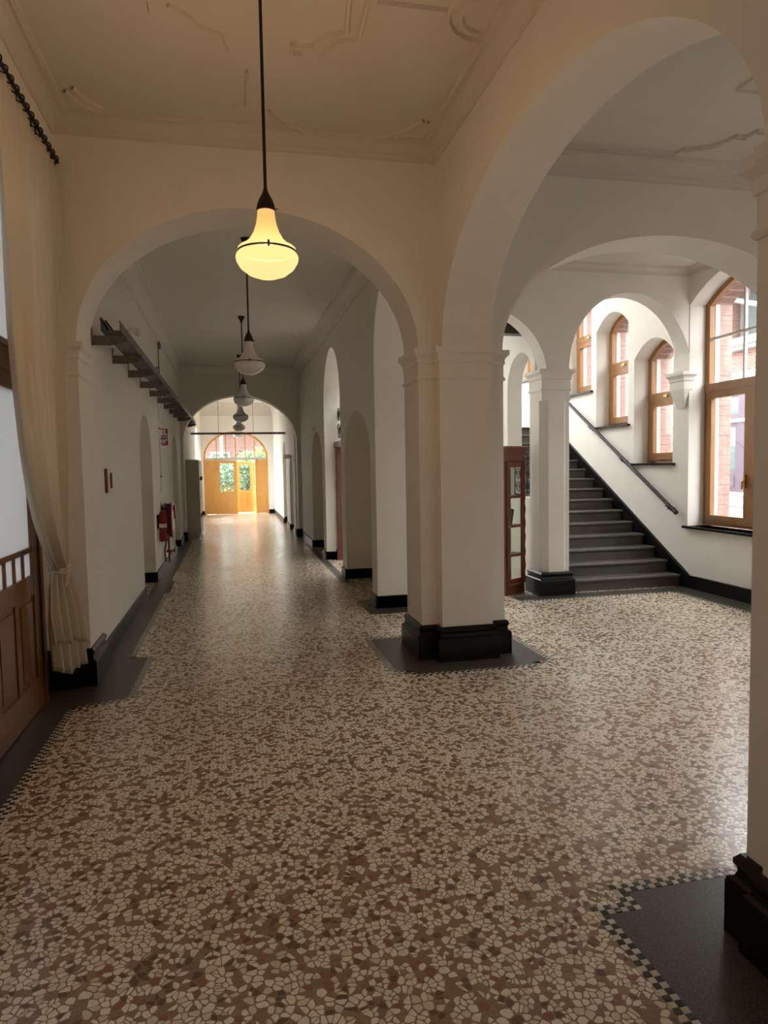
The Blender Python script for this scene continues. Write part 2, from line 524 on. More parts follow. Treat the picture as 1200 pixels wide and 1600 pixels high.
# window wall: inner plaster leaf, outer brick leaf
WINS = [  # yc, half, spring, rise, sill
    (8.985, 0.475, 3.24, 0.24, 1.68),
    (10.10, 0.475, 3.85, 0.24, 2.29),
    (11.21, 0.475, 4.46, 0.22, 2.92),
    (13.35, 0.475, 4.95, 0.22, 3.42),
    (7.32, 0.85, 3.76, 0.32, 0.83),
    (-2.6, 0.85, 3.72, 0.30, 0.83),  # added window behind the viewer, for hall daylight
    (4.1, 0.85, 3.72, 0.30, 0.83)]  # added window out of view, for light on the hall floor
XFR = 6.22                      # window frames
wall('wall_window', 'X', XW, XFR + 0.08, YB, 15.3, 0, 6.2, WINS, n=20, label='white outer wall of hall and stairs with arched windows')
bw = weld(wall_mesh('X', XFR + 0.0805, XFR + 0.34, YB, 15.3, -0.2, 7.0, [(c, h - 0.05, s - 0.02, r, z + 0.02) for c, h, s, r, z in WINS], n=20).build('wall_outer_brick', BRICK))
struct(bw)
# wall behind the camera with two tall windows
wall('wall_back', 'Y', YB - 0.3, YB, -1.9, 6.45, 0, 4.7, [])
# ceilings
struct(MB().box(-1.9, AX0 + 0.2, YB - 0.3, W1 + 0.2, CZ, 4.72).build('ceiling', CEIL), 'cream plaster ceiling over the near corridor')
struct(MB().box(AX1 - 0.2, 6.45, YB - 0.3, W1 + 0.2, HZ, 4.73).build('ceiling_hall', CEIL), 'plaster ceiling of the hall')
struct(MB().box(XL - 0.4, XR + 0.1, W1B - 0.1, W2 + 0.1, FZ, 4.72).build('ceiling_corridor', PLASTER), 'plain plaster ceiling of the long corridor')  # paler wall plaster, brightness put into the colour of a dim ceiling
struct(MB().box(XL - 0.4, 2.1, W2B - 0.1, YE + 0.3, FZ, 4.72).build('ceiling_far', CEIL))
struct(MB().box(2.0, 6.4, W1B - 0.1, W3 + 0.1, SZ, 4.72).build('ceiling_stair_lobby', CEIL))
sw = struct(MB().box(2.0, 2.3, W3 + 0.1, 15.3, 6.1, 6.4).box(4.3, 6.7, W3 + 0.1, 15.3, 6.1, 6.4).box(2.3, 4.3, W3 + 0.1, 8.9, 6.1, 6.4).box(2.3, 4.3, 14.8, 15.3, 6.1, 6.4).build('ceiling_stairwell', CEIL), 'stairwell ceiling with an added glazed rooflight')  # unseen rooflight, added so more sky reaches stairs and corridor
for k in range(1, 8):
    MB().box(2.3, 4.3, 8.9 + 0.7375 * k - 0.025, 8.9 + 0.7375 * k + 0.025, 6.28, 6.36).build('added_rooflight_bar', SASHW, sw)
MB().box(2.3, 4.3, 8.9, 14.8, 6.31, 6.316).build('added_rooflight_pane', GLASS, sw)
portal((3.3, 11.85, 6.42), (0, 0, 0), 2.0, 5.9)


# portals at openings
for c, h, s, r, z in WINS:
    portal((XFR + 0.36, c, (z + s + r) / 2), IN_FROM_RIGHT, s + r - z, 2 * h)
portal((0.145, YE + 0.33, 1.6), IN_FROM_FAR, 2.37, 3.2)
portal((-1.78, 4.36, 1.95), IN_FROM_LEFT, 3.8, 2.3)
portal((-1.78, 1.26, 1.95), IN_FROM_LEFT, 3.8, 2.3)
portal((XL - 0.37, 23.6, 1.9), IN_FROM_LEFT, 2.4, 1.9)
portal((5.0, 15.32, 4.25), IN_FROM_FAR, 1.4, 2.5)
portal((3.1, 15.32, 3.55), IN_FROM_FAR, 1.6, 3.9)


# ------------------------------------------------------------------ cornices (mitred ring inside each bay)
def cornice(name, x0, x1, y0, y1, zt, prof, label=None, mat=None):
    # prof = [(inset from wall, drop below ceiling)]
    mb = MB()
    vs = []
    for d, h in prof:
        vs += [(x0 + d, y0 + d, zt - h), (x1 - d, y0 + d, zt - h), (x1 - d, y1 - d, zt - h), (x0 + d, y1 - d, zt - h)]
    fs = []
    for a in range(len(prof) - 1):
        for i in range(4):
            j = (i + 1) % 4
            fs.append((a * 4 + i, a * 4 + j, (a + 1) * 4 + j, (a + 1) * 4 + i))
    mb.add(vs, fs)
    o = mb.build(name, mat or CEIL)
    return struct(o, label)


def cove(d0, h, steps=6, lip=0.012):
    p = [(-0.01, h + lip + 0.02), (0.012, h + lip + 0.02), (0.012, h + lip), (0.022, h)]
    for i in range(steps + 1):
        t = i / steps * PI / 2
        p.append((0.022 + d0 * (1 - math.cos(t)), h - (h - 0.02) * math.sin(t)))
    p += [(d0 + 0.03, 0.02), (d0 + 0.03, 0.028), (d0 + 0.055, 0.028), (d0 + 0.06, -0.005)]
    return p


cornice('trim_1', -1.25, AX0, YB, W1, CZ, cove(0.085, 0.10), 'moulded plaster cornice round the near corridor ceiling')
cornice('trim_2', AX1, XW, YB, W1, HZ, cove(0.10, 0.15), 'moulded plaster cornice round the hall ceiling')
cornice('trim_3', XL, XR, W1B, W2, FZ, cove(0.13, 0.17), 'moulded cornice along the long corridor ceiling', PLASTER)
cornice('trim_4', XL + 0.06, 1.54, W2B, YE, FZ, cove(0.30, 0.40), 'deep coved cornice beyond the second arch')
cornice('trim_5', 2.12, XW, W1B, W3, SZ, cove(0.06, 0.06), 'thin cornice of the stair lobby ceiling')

# ------------------------------------------------------------------ piers: bases and capitals
BASE_PROF = [(0.052, 0.0), (0.052, 0.19), (0.046, 0.205), (0.030, 0.215), (0.022, 0.24), (0.026, 0.25), (0.034, 0.262), (0.034, 0.28), (0.018, 0.30), (-0.02, 0.30)]
CAP_PROF = [(-0.02, 2.43), (0.012, 2.435), (0.020, 2.45), (0.012, 2.468), (0.006, 2.47), (0.006, 2.575), (0.016, 2.582), (0.018, 2.60), (0.012, 2.605), (0.020, 2.63), (0.042, 2.655), (0.048, 2.66), (0.048, 2.70), (-0.02, 2.705)]


def pier(plan, label, base=BASE_PROF, cap=CAP_PROF, body=True, top=SPR):
    root = empty('pier')
    struct(root, label)
    if body:
        MB().rings(plan, [(0.003, 0), (0.003, top)]).build('shaft', PLASTER, root)
    MB().rings(plan, base).build('base', BLACK, root)
    MB().rings(plan, cap).build('capital', PLASTER, root)
    return root


P1 = [(1.59, W1), (AX0 - 0.02, W1), (AX0 - 0.02, 5.66), (AX1, 5.66), (AX1, W1), (2.36, W1), (2.36, W1B), (AX1, W1B), (AX1, 6.38), (AX0 - 0.02, 6.38), (AX0 - 0.02, W1B), (1.59, W1B)]
pier(P1, 'stepped plaster pier with black plinth between corridor and hall')
P2 = [(AX0 - 0.02, 0.99), (AX0 - 0.02, 0.87), (AX1, 0.87), (AX1, 0.99), (2.36, 0.99), (2.36, 1.92), (AX1, 1.92), (AX1, 2.03), (AX0 - 0.02, 2.03), (AX0 - 0.02, 1.92), (1.715, 1.92), (1.715, 0.99)]
pier(P2, 'near plaster pier at the right edge with black plinth')
PL = [(-1.6, W1), (-1.146, W1), (-1.146, W1B), (-1.6, W1B)]
pier(PL, 'plaster half pier at the left wall behind the curtain')
# slim column of the stair arcade: chamfered shaft
col = empty('column'); struct(col, 'slim chamfered column at the foot of the stairs')
CP = [(3.86, W3 - 0.02), (4.245, W3 - 0.02), (4.245, 8.53), (3.86, 8.53)]
CC = [(3.95, W3 - 0.02), (4.165, W3 - 0.02), (4.245, W3 + 0.06), (4.245, 8.53), (3.86, 8.53), (3.86, W3 + 0.07)]
MB().prism(CC, 0.28, 2.5).build('shaft', PLASTER, col)
MB().prism(CP, 2.5, 2.9).build('shaft_head', PLASTER, col)
MB().rings(CP, [(d, z + 0.19) for d, z in CAP_PROF]).build('capital', PLASTER, col)
MB().rings(CP, BASE_PROF).build('base', BLACK, col)
# corbel on the window wall where the stair arcade lands
cb_ = MB().rings([(5.90, W3 - 0.01), (XW + 0.05, W3 - 0.01), (XW + 0.05, W3B), (5.90, W3B)], [(-0.06, 2.42), (-0.02, 2.56)] + [(d, z + 0.19) for d, z in CAP_PROF[4:]])
struct(cb_.build('corbel', PLASTER), 'plaster corbel on the window wall under the stair arch')


# ------------------------------------------------------------------ black stone skirting
def skirt(name, boxes, parent=None, label=None):
    mb = MB()
    for bx in boxes:
        mb.box(*bx)
    return struct(mb.build(name, BLACK), label)


SK = 0.15
right_piers = [(8.0, 8.32), (10.28, 10.65), (12.56, 12.95), (14.67, W2)]
skirt('baseboard_right', [(XR - 0.03, 2.12, a, b, 0, SK) for a, b in right_piers] , label='black stone plinths along the right corridor wall')
for y0, y1 in ((8.32, 10.28), (12.95, 14.67)):
    pass
skirt('baseboard_niche', [(2.09, 2.12, 8.32, 10.28, 0, SK), (2.09, 2.12, 12.95, 14.67, 0, SK)])
skirt('baseboard_left', [(XL, XL + 0.025, W1B, 9.57, 0, SK), (XL, XL + 0.025, 10.93, 14.68, 0, SK), (XL, XL + 0.025, 15.92, W2, 0, SK),
                         (XL - 0.38, XL, 10.905, 10.93, 0, SK), (XL - 0.38, XL, 15.895, 15.92, 0, SK), (XL - 0.4, XL - 0.375, 9.57, 10.93, 0, SK)], label='black stone skirting along the left corridor wall')
skirt('baseboard_cross', [(XL, -1.08, W2 - 0.04, W2, 0, 0.22), (-1.18, -1.09, W2, W2B, 0, 0.2), (1.5, XR, W2 - 0.04, W2, 0, 0.2), (1.54, 1.6, W2, W2B, 0, 0.2)])
skirt('baseboard_far', [(XL + 0.06, XL + 0.085, W2B, YE, 0, SK), (1.515, 1.54, W2B, 18.1, 0, SK), (1.515, 1.54, 19.1, 20.28, 0, SK), (1.515, 1.54, 21.52, YE, 0, SK),
                        (1.54, 2.0, 21.49, 21.52, 0, 0.2), (1.54, 2.0, 19.07, 19.1, 0, SK), (XL + 0.06, -1.04, YE - 0.03, YE, 0, SK), (1.33, 1.54, YE - 0.03, YE, 0, SK)])
skirt('baseboard_window', [(XW - 0.045, XW, YB, 8.05, 0, 0.17)], label='black stone skirting under the big window')
skirt('baseboard_recess', [(-1.47, -1.2, 5.70, 5.78, 0, 0.27), (-1.47, -1.43, 5.52, 5.78, 0, 0.27), (-1.47, -1.44, YB, 0.1, 0, 0.27), (-1.47, -1.44, 2.42, 3.2, 0, 0.27)])

# ------------------------------------------------------------------ dark floor borders and checker mosaic
TS = 0.0265


def border(name, poly, label, z=0.0012):
    return struct(MB().prism(poly, -0.02, z).build(name, BORDER), label)


def mosaic_boxes(path, side):
    """two rows of square tesserae along a polyline; yields (centre, dir, black)"""
    out = []
    for (x0, y0), (x1, y1) in zip(path, path[1:]):
        d = Vector((x1 - x0, y1 - y0)); L = d.length; d.normalize()
        nn = Vector((-d.y, d.x)) * side
        k = max(1, round(L / TS))
        for i in range(k):
            for r in range(2):
                c = Vector((x0, y0)) + d * (L * (i + 0.5) / k) + nn * ((r + 0.5) * TS)
                out.append((c, d, (i + r) % 2, L / k))
    return out


def mosaic(parent, path, side, singly=False, name='mosaic_strip'):
    tiles = mosaic_boxes(path, side)
    if singly:
        meshes = []
        for q in (0, 1):
            g = TS * 0.47
            mb = MB().rings([(-g, -g), (g, -g), (g, g), (-g, g)], [(0, -0.004), (0, 0.0022), (-0.0012, 0.0028)])
            o = mb.build('mosaic_tile', TILEB if q else TILEW)
            meshes.append(o.data)
            bpy.data.objects.remove(o)
        for c, d, q, wdt in tiles:
            o = bpy.data.objects.new('mosaic_tile', meshes[q])
            o.location = (c.x, c.y, 0); o.rotation_euler = (0, 0, math.atan2(d.y, d.x))
            o.parent = parent
            COL.objects.link(o)
    else:
        mb = MB()
        for c, d, q, wdt in tiles:
            mb.obox((c.x, c.y, 0.0), (d.x, d.y, 0), (-d.y, d.x, 0), (0, 0, 1), wdt * 0.48, TS * 0.48, 0.0025, q)
        o = mb.build(name, [TILEW, TILEB], parent)
        o['kind'] = 'stuff'


b1 = border('trim_6', [(1.335, YB), (1.62, YB), (2.7, YB), (2.7, 2.36), (2.4, 2.36), (1.475, 2.36), (1.475, 2.255), (1.335, 2.255)], 'dark terrazzo border round the near right pier')
mosaic(b1, [(1.335, 1.40), (1.335, 2.255)], 1, True)
mosaic(b1, [(1.335 - 2 * TS, 2.255), (1.475 - 2 * TS, 2.255)], 1, True)
mosaic(b1, [(1.475, 2.255), (1.475, 2.36)], 1, True)
mosaic(b1, [(1.475 - 2 * TS, 2.36), (2.4, 2.36)], 1, True)
b2 = border('trim_7', [(1.41, 5.35), (2.48, 5.35), (2.48, 5.42), (2.62, 5.42), (2.62, 6.56), (1.28, 6.56), (1.28, 5.46), (1.41, 5.46)], 'dark terrazzo patch round the middle pier')
mosaic(b2, [(1.41, 5.35), (2.48, 5.35), (2.48, 5.42), (2.62, 5.42), (2.62, 6.56), (1.28, 6.56), (1.28, 5.46), (1.41, 5.46), (1.41, 5.35)], -1)
b3 = border('trim_8', [(-1.47, YB), (-1.20, YB), (-1.20, 5.24), (-0.82, 5.36), (-0.80, 6.50), (-0.965, 6.50), (-0.965, 9.9), (-0.90, 9.9), (-0.90, 10.95), (-0.965, 10.95), (-0.965, W2), (XL, W2), (XL, W1B), (-1.146, W1B), (-1.146, W1), (-1.47, W1)], 'dark terrazzo border along the left wall')
mosaic(b3, [(-1.20, 2.6), (-1.20, 5.24), (-0.82, 5.36), (-0.80, 6.50), (-0.965, 6.50), (-0.965, 9.9)], -1)
b4 = border('trim_9', [(1.50, 7.70), (2.3, 7.70), (2.3, 8.6), (1.50, 8.6)], 'dark terrazzo patch at the corridor pier')
b5 = border('trim_10', [(3.45, 7.92), (5.62, 7.92), (5.62, YB), (XW, YB), (XW, W3), (3.45, W3)], 'dark terrazzo border before stairs and window wall')
mosaic(b5, [(3.45, 7.92), (5.62, 7.92), (5.62, 5.0)], -1)
b6 = border('trim_11', [(1.53, 10.0), (XR, 10.0), (XR, W2), (1.53, W2)], 'dark terrazzo border along the right corridor wall')

# ------------------------------------------------------------------ terrazzo chips as stones near the camera
PATCH = [(-1.24, 1.30, 1.30, 3.55), (1.30, 1.46, 2.42, 3.55), (1.46, 2.35, 2.42, 3.55)]


def make_chips():
    cell = 0.0265
    x0, x1, y0, y1 = -1.30, 2.40, 1.24, 3.60
    nx, ny = int((x1 - x0) / cell), int((y1 - y0) / cell)
    rnd = random.Random(11)
    grid = {}
    for i in range(nx):
        for j in range(ny):
            if rnd.random() < 0.20:
                continue
            k = 2 if rnd.random() < 0.25 else 1
            grid[(i, j)] = [(x0 + (i + rnd.random()) * cell, y0 + (j + rnd.random()) * cell) for _ in range(k)]
    chips = []
    for (i, j), ps in grid.items():
        nb = []
        for a in range(i - 2, i + 3):
            for c in range(j - 2, j + 3):
                nb += grid.get((a, c), [])
        for (px, py) in ps:
            inside = False
            for X0, X1, Y0, Y1 in PATCH:
                if X0 < px < X1 and Y0 < py < Y1: inside = True
            if not inside:
                continue
            # only what the camera can see
            dep = px * math.sin(YAW) + py * math.cos(YAW)
            lat = px * math.cos(YAW) - py * math.sin(YAW)
            if abs(lat) > dep * 0.62 + 0.1:
                continue
            r = cell * 0.86
            poly = [(px - r, py - r), (px + r, py - r), (px + r, py + r), (px - r, py + r)]
            for qx, qy in nb:
                dx, dy = qx - px, qy - py
                dd = dx * dx + dy * dy
                if dd < 1e-12 or dd > (3 * cell) ** 2:
                    continue
                dl = math.sqrt(dd)
                lim = dl / 2 - 0.0006 - 0.0014 * ((px * 917.0 + qx * 917.0) % 1.0)
                ux, uy = dx / dl, dy / dl
                newp = []
                m_ = len(poly)
                for t in range(m_):
                    ax, ay = poly[t]; bx, by = poly[(t + 1) % m_]
                    da = (ax - px) * ux + (ay - py) * uy - lim
                    db = (bx - px) * ux + (by - py) * uy - lim
                    if da <= 0: newp.append((ax, ay))
                    if (da < 0) != (db < 0):
                        s_ = da / (da - db)
                        newp.append((ax + (bx - ax) * s_, ay + (by - ay) * s_))
                poly = newp
                if len(poly) < 3:
                    break
            if len(poly) < 3:
                continue
            area = 0.5 * abs(sum(poly[t][0] * poly[(t + 1) % len(poly)][1] - poly[(t + 1) % len(poly)][0] * poly[t][1] for t in range(len(poly))))
            if area < 2e-5:
                continue
            # nibble the corners so that chips are not straight-sided cells
            out = []
            m_ = len(poly)
            for t in range(m_):
                ax, ay = poly[t]; bx, by = poly[(t + 1) % m_]
                f1 = 0.12 + 0.2 * rnd.random(); f2 = 1 - (0.12 + 0.2 * rnd.random())
                out.append((ax + (bx - ax) * f1, ay + (by - ay) * f1)); out.append((ax + (bx - ax) * f2, ay + (by - ay) * f2))
            cx = sum(p[0] for p in out) / len(out); cy = sum(p[1] for p in out) / len(out)
            out = [(cx + (p[0] - cx) * (k_ := 1 - 0.16 * rnd.random()), cy + (p[1] - cy) * k_) for p in out]
            chips.append((py + abs(px) * 0.2 - area * 300, out, (px, py)))
    chips.sort(key=lambda c: c[0])
    wts = [wg for _, wg in CHIPS]
    res = []
    for kx, poly, c in chips:
        q = rnd.choices(range(len(CHIPS)), wts)[0]
        res.append((poly, q, c))
    return res


bed = MB()
for (X0, X1, Y0, Y1) in PATCH:
    bed.box(X0, X1, Y0, Y1, -0.01, 0.0004)
bed.build('mortar_bed', MORTAR, floor)
chips = make_chips()
rest = MB()
for i, (poly, q, c) in enumerate(chips):
    if i < 300:
        MB().prism([(p[0] - c[0], p[1] - c[1]) for p in poly], -0.004, 0.0011).build('stone_chip', CHIPM[q], floor, loc=(c[0], c[1], 0))
    else:
        rest.prism(poly, -0.004, 0.0010, q)
ro = rest.build('stone_chips', CHIPM, floor)
ro['kind'] = 'stuff'


# ------------------------------------------------------------------ plaster ribs on the ceilings
def rib(parent, pts, z, wdt=0.022, h=0.016, k=0.985):
    wdt *= 1.25; h *= 1.6
    mb = MB()
    pts = [Vector((p[0] * k, p[1] * k)) for p in pts]
    P = []
    for i, p in enumerate(pts):
        d = (pts[min(i + 1, len(pts) - 1)] - pts[max(i - 1, 0)]).normalized()
        nn = Vector((-d.y, d.x))
        P.append((p, nn))
    vs, fs = [], []
    for p, nn in P:
        for o_, hh in ((-wdt / 2, 0.003), (-wdt / 4, -h), (wdt / 4, -h), (wdt / 2, 0.003)):
            vs.append((p.x + nn.x * o_, p.y + nn.y * o_, z + hh))
    for i in range(len(P) - 1):
        for j in range(3):
            fs.append((i * 4 + j, i * 4 + j + 1, i * 4 + 5 + j, i * 4 + 4 + j))
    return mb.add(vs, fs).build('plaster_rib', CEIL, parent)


def smooth_path(pts, n=6):
    out = []
    for i in range(len(pts) - 1):
        p0 = pts[max(i - 1, 0)]; p1 = pts[i]; p2 = pts[i + 1]; p3 = pts[min(i + 2, len(pts) - 1)]
        for t in range(n):
            s = t / n
            out.append(tuple(0.5 * ((2 * p1[a]) + (-p0[a] + p2[a]) * s + (2 * p0[a] - 5 * p1[a] + 4 * p2[a] - p3[a]) * s * s + (-p0[a] + 3 * p1[a] - 3 * p2[a] + p3[a]) * s ** 3) for a in (0, 1)))
    out.append(tuple(pts[-1]))
    return out


orn = empty('ceiling_moulding'); struct(orn, 'raised plaster scrollwork on the near ceiling')
rib(orn, [(0.75, 2.0), (0.75, 4.143), (0.785, 4.425)], CZ, 0.03)
rib(orn, [(0.86, 2.0), (0.86, 4.122), (0.869, 4.488)], CZ, 0.03)
rib(orn, smooth_path([(0.785, 4.425), (0.702, 4.467), (0.63, 4.533), (0.598, 4.607)]) + [(0.537, 4.618), (0.458, 4.606), (0.466, 4.702), (0.526, 4.712)], CZ)
rib(orn, smooth_path([(0.869, 4.488), (0.760, 4.527), (0.706, 4.62), (0.651, 4.702)]), CZ)
rib(orn, [(0.916, 4.117), (1.344, 4.109)], CZ, 0.018)
for rr_ in (0.18, 0.255):
    rib(orn, [(1.61 + rr_ * math.cos(t), 4.10 + rr_ * math.sin(t)) for t in [PI * 0.5 + PI * i / 16 for i in range(17)]], CZ, 0.024)
rib(orn, [(1.66, 2.0), (1.66, 3.85)], CZ, 0.026, 0.022)
rib(orn, [(-1.15, 2.0), (-1.15, 5.75)], CZ, 0.026, 0.022)
rib(orn, [(1.655, 4.36), (1.655, 5.75)], CZ, 0.026, 0.022)
rib(orn, smooth_path([(1.551, 5.40), (1.463, 5.57), (1.332, 5.70), (1.222, 5.80)]), CZ, 0.02)
rib(orn, smooth_path([(1.60, 5.42), (1.50, 5.62), (1.36, 5.76)]), CZ, 0.02)
rib(orn, smooth_path([(-1.082, 5.45), (-1.044, 5.56), (-0.966, 5.66), (-0.846, 5.76)]), CZ, 0.02)
rib(orn, smooth_path([(-1.02, 5.40), (-0.96, 5.54), (-0.86, 5.66)]), CZ, 0.02)
rib(orn, [(-0.378, 4.0), (-0.39, 4.465)], CZ, 0.016)
rib(orn, smooth_path([(-0.283, 4.37), (-0.186, 4.438), (-0.117, 4.534)]) + [(0.015, 4.597), (0.053, 4.766)], CZ, 0.016)
rib(orn, [(0.184, 4.961), (0.194, 5.425), (0.095, 5.461)], CZ, 0.012)
rib(orn, smooth_path([(0.356, 5.46), (0.465, 5.638), (0.623, 5.713)]), CZ, 0.014)
orh = empty('ceiling_moulding'); struct(orh, 'raised plaster scrollwork on the hall ceiling')
for dx in (0.0, 0.045):
    rib(orh, [(2.5, 5.60 - dx), (3.90, 5.60 - dx), (3.92, 5.50 - dx)] + smooth_path([(3.92, 5.50 - dx), (4.06, 5.45 - dx), (4.16, 5.37 - dx), (4.21, 5.21 - dx)]) + [(4.31, 5.21 - dx), (4.32, 5.10 - dx), (5.4, 5.10 - dx)], HZ, 0.018, k=1.0)
rib(orh, [(4.04, 5.64), (4.70, 5.64)], HZ, 0.016, k=1.0)
rib(orh, [(3.05, 3.95), (3.25, 3.95)], HZ, 0.02, k=1.0)
rib(orh, [(3.70, 4.30), (3.71, 4.56), (3.95, 4.56)], HZ, 0.02, k=1.0)


# ------------------------------------------------------------------ pendant lamps
SHELL = [(0.002, 0.0), (0.05, 0.004), (0.10, 0.022), (0.14, 0.053), (0.160, 0.085), (0.164, 0.105), (0.162, 0.116), (0.155, 0.127), (0.148, 0.133),
         (0.151, 0.137), (0.151, 0.153), (0.142, 0.161), (0.116, 0.174), (0.089, 0.200), (0.067, 0.238), (0.053, 0.280), (0.046, 0.322), (0.044, 0.352)]


def lamp(y, ceil, label, lit):
    root = thing('pendant_lamp', label, 'lamp', (0.215, y, 2.70), 0, 'row of pendant lamps')
    MB().lathe([(r, z) for r, z in SHELL if z <= 0.134], seg=40).build('lamp_bowl', OPAL_LIT if lit else OPAL, root, True)
    MB().lathe([(r, z) for r, z in SHELL if z >= 0.133], seg=40).build('lamp_shade', OPAL_LIT if lit else OPAL, root, True)
    bd = MB().lathe([(0.149, 0.131), (0.1545, 0.131), (0.1545, 0.140), (0.149, 0.140), (0.149, 0.131)], seg=40)
    for k in range(3):
        a = -PI / 2 + k * 2 * PI / 3
        bd.obox((0.155 * math.cos(a), 0.155 * math.sin(a), 0.136), (math.cos(a), math.sin(a), 0), (-math.sin(a), math.cos(a), 0), (0, 0, 1), 0.005, 0.005, 0.016)
    bd.build('clamp_ring', BRONZE, root, True)
    cap = MB().lathe([(0.0, 0.346), (0.047, 0.346), (0.050, 0.355), (0.046, 0.375), (0.036, 0.405), (0.020, 0.432), (0.011, 0.455), (0.009, 0.47), (0.0, 0.472)], seg=24)
    cap.tube([(0.04, 0, 0.36), (0.062, 0, 0.36)], 0.004, 6)
    cap.build('cap', BRONZE, root, True)
    MB().tube([(0, 0, 0.465), (0, 0, ceil - 2.70)], 0.0085, 8).build('cord', CORD, root, True)
    h = ceil - 2.70
    MB().lathe([(0.0, h - 0.10), (0.014, h - 0.10), (0.018, h - 0.075), (0.045, h - 0.03), (0.055, h - 0.005), (0.055, h), (0.0, h)], seg=20).build('ceiling_rose', BRONZE, root, True)
    if lit:
        ld = bpy.data.lights.new('bulb', 'POINT')
        ld.energy = LAMP_W; ld.color = (1.0, 0.53, 0.19); ld.shadow_soft_size = 0.035
        ld.cycles.use_multiple_importance_sampling = False
        lo = bpy.data.objects.new('bulb', ld); lo.location = (0, 0, 0.13); lo.parent = root
        COL.objects.link(lo)
    return root


LY = [3.75, 7.55, 11.35, 15.15, 18.95, 22.75]
LN = ['lit opal glass pendant lamp glowing yellow, nearest of the row', 'unlit white opal pendant lamp, second in the row, just past the first arch',
      'unlit white opal pendant lamp, third in the row', 'unlit opal pendant lamp, fourth in the row, before the second arch',
      'small opal pendant lamp just past the second arch, fifth in the row', 'farthest small opal pendant lamp, close to the garden door']
for y, lab in zip(LY, LN):
    lamp(y, CZ if y < W1 else FZ, lab, y < 4)

# ------------------------------------------------------------------ staircase
ST_RISE, ST_RUN, ST_Y = 0.160, 0.286, 8.25
stair = thing('staircase', 'dark terrazzo staircase climbing along the white window wall', 'staircase', (0, 0, 0))
NST = 15
for i in range(NST):
    y = ST_Y + i * ST_RUN; z = (i + 1) * ST_RISE
    x0 = 4.245 if i == 0 else 4.12
    yb = y + ST_RUN + 0.04
    mb = MB()
    prof = [(y + 0.025, z - ST_RISE), (y + 0.025, z - 0.045), (y + 0.003, z - 0.034), (y - 0.003, z - 0.022), (y, z - 0.006), (y + 0.008, z), (yb, z), (yb, z - ST_RISE)]
    mb.extrude(prof, lambda a, c: (x0, a, c), lambda a, c: (XW - 0.04, a, c))
    mb.build('step', STEP, stair)
ytop = ST_Y + NST * ST_RUN; ztop = NST * ST_RISE
MB().box(4.13, XW - 0.01, ytop, 14.9, ztop - 0.2, ztop).build('landing', STEP, stair)
sk = MB()
sl = ST_RISE / ST_RUN
ya = 8.05
prof = [(ya, 0.0), (ya, 0.17), (ya + 0.05, 0.17), (ytop, 0.17 + (ytop - ya - 0.05) * sl), (ytop, 0.0)]
sk.extrude(prof, lambda a, c: (XW - 0.045, a, c), lambda a, c: (XW - 0.002, a, c))
sk.build('stair_skirting', BLACK, stair)
for i in range(5):     # flight returning above
    MB().box(3.1, 3.89, 8.75 + i * 0.3, 9.12 + i * 0.3, 3.52 + i * 0.17, 3.72 + i * 0.17).build('upper_step', DARKW, stair)
MB().box(3.2, 3.89, 8.62, 8.80, 3.42, 4.1).build('upper_beam', DARKW, stair)
# handrail on the wall
hr = thing('handrail', 'black round handrail on brackets along the window wall', 'handrail')
A = Vector((XW - 0.085, 8.31, 1.01)); B = Vector((XW - 0.085, 12.0, 1.01 + (12.0 - 8.31) * 0.572))
MB().tube([A, B], 0.025, 12).build('rail', IRON, hr, True)
MB().tube([A - (B - A).normalized() * 0.02, A + (B - A).normalized() * 0.03], 0.03, 12).build('end_cap', IRON, hr, True)
for yy in (8.48, 9.66, 10.62, 11.7):
    p = A.lerp(B, (yy - A.y) / (B.y - A.y))
    mb = MB().tube([(p.x, p.y, p.z - 0.01), (p.x, p.y, p.z - 0.06), (XW - 0.005, p.y, p.z - 0.07)], 0.010, 8)
    mb.box(XW - 0.02, XW, p.y - 0.045, p.y + 0.045, p.z - 0.095, p.z - 0.045)
    mb.obox((p.x, p.y, p.z - 0.025), (1, 0, 0), (0, 1, 0), (0, 0, 1), 0.014, 0.05, 0.008)
    mb.build('bracket', IRON, hr)
# handrail at the spine wall
h2 = thing('handrail', 'short dark handrail end beside the slim column', 'handrail')
A2 = Vector((4.19, 8.35, 1.02)); B2 = A2 + Vector((0, 3.0, 3.0 * sl))
MB().tube([A2 + Vector((0.0, -0.02, -0.03)), A2, B2], 0.02, 10).build('rail', IRON, h2, True)
for yy in (8.8, 10.2):
    p = A2.lerp(B2, (yy - A2.y) / 3.0)
    MB().tube([p, (p.x, p.y, p.z - 0.06), (4.12, p.y, p.z - 0.07)], 0.008, 6).build('bracket', IRON, h2)


# wrought-iron guards
def scroll(mb, c, u, vv, s, r=0.007, flip=1):
    c, u, vv = Vector(c), Vector(u), Vector(vv)
    pts = []
    for i in range(30):
        t = i / 29 * 3.2 * PI
        rad = s * (1 - 0.72 * i / 29)
        pts.append(c + u * (rad * math.cos(t) * flip) + vv * (rad * math.sin(t)))
    mb.tube(pts, r, 5)


gd = thing('iron_guard', 'wrought iron scroll guard in the small arch behind the cabinet', 'railing')
fr = MB()
for z in (1.27, 1.86):
    fr.tube([(4.0, 8.50, z), (4.0, 9.36, z)], 0.012, 6)
for y in (8.51, 8.93, 9.35):
    fr.tube([(4.0, y, 1.25), (4.0, y, 1.86)], 0.010, 6)
fr.build('frame', IRON, gd)
for j in range(2):
    for k in range(3):
        for q in (-1, 1):
            mb = MB()
            scroll(mb, (4.0, 8.72 + 0.42 * j + q * 0.09, 1.37 + 0.19 * k), (0, 1, 0), (0, 0, 1), 0.088, 0.008, q)
            mb.build('scroll', IRON, gd)


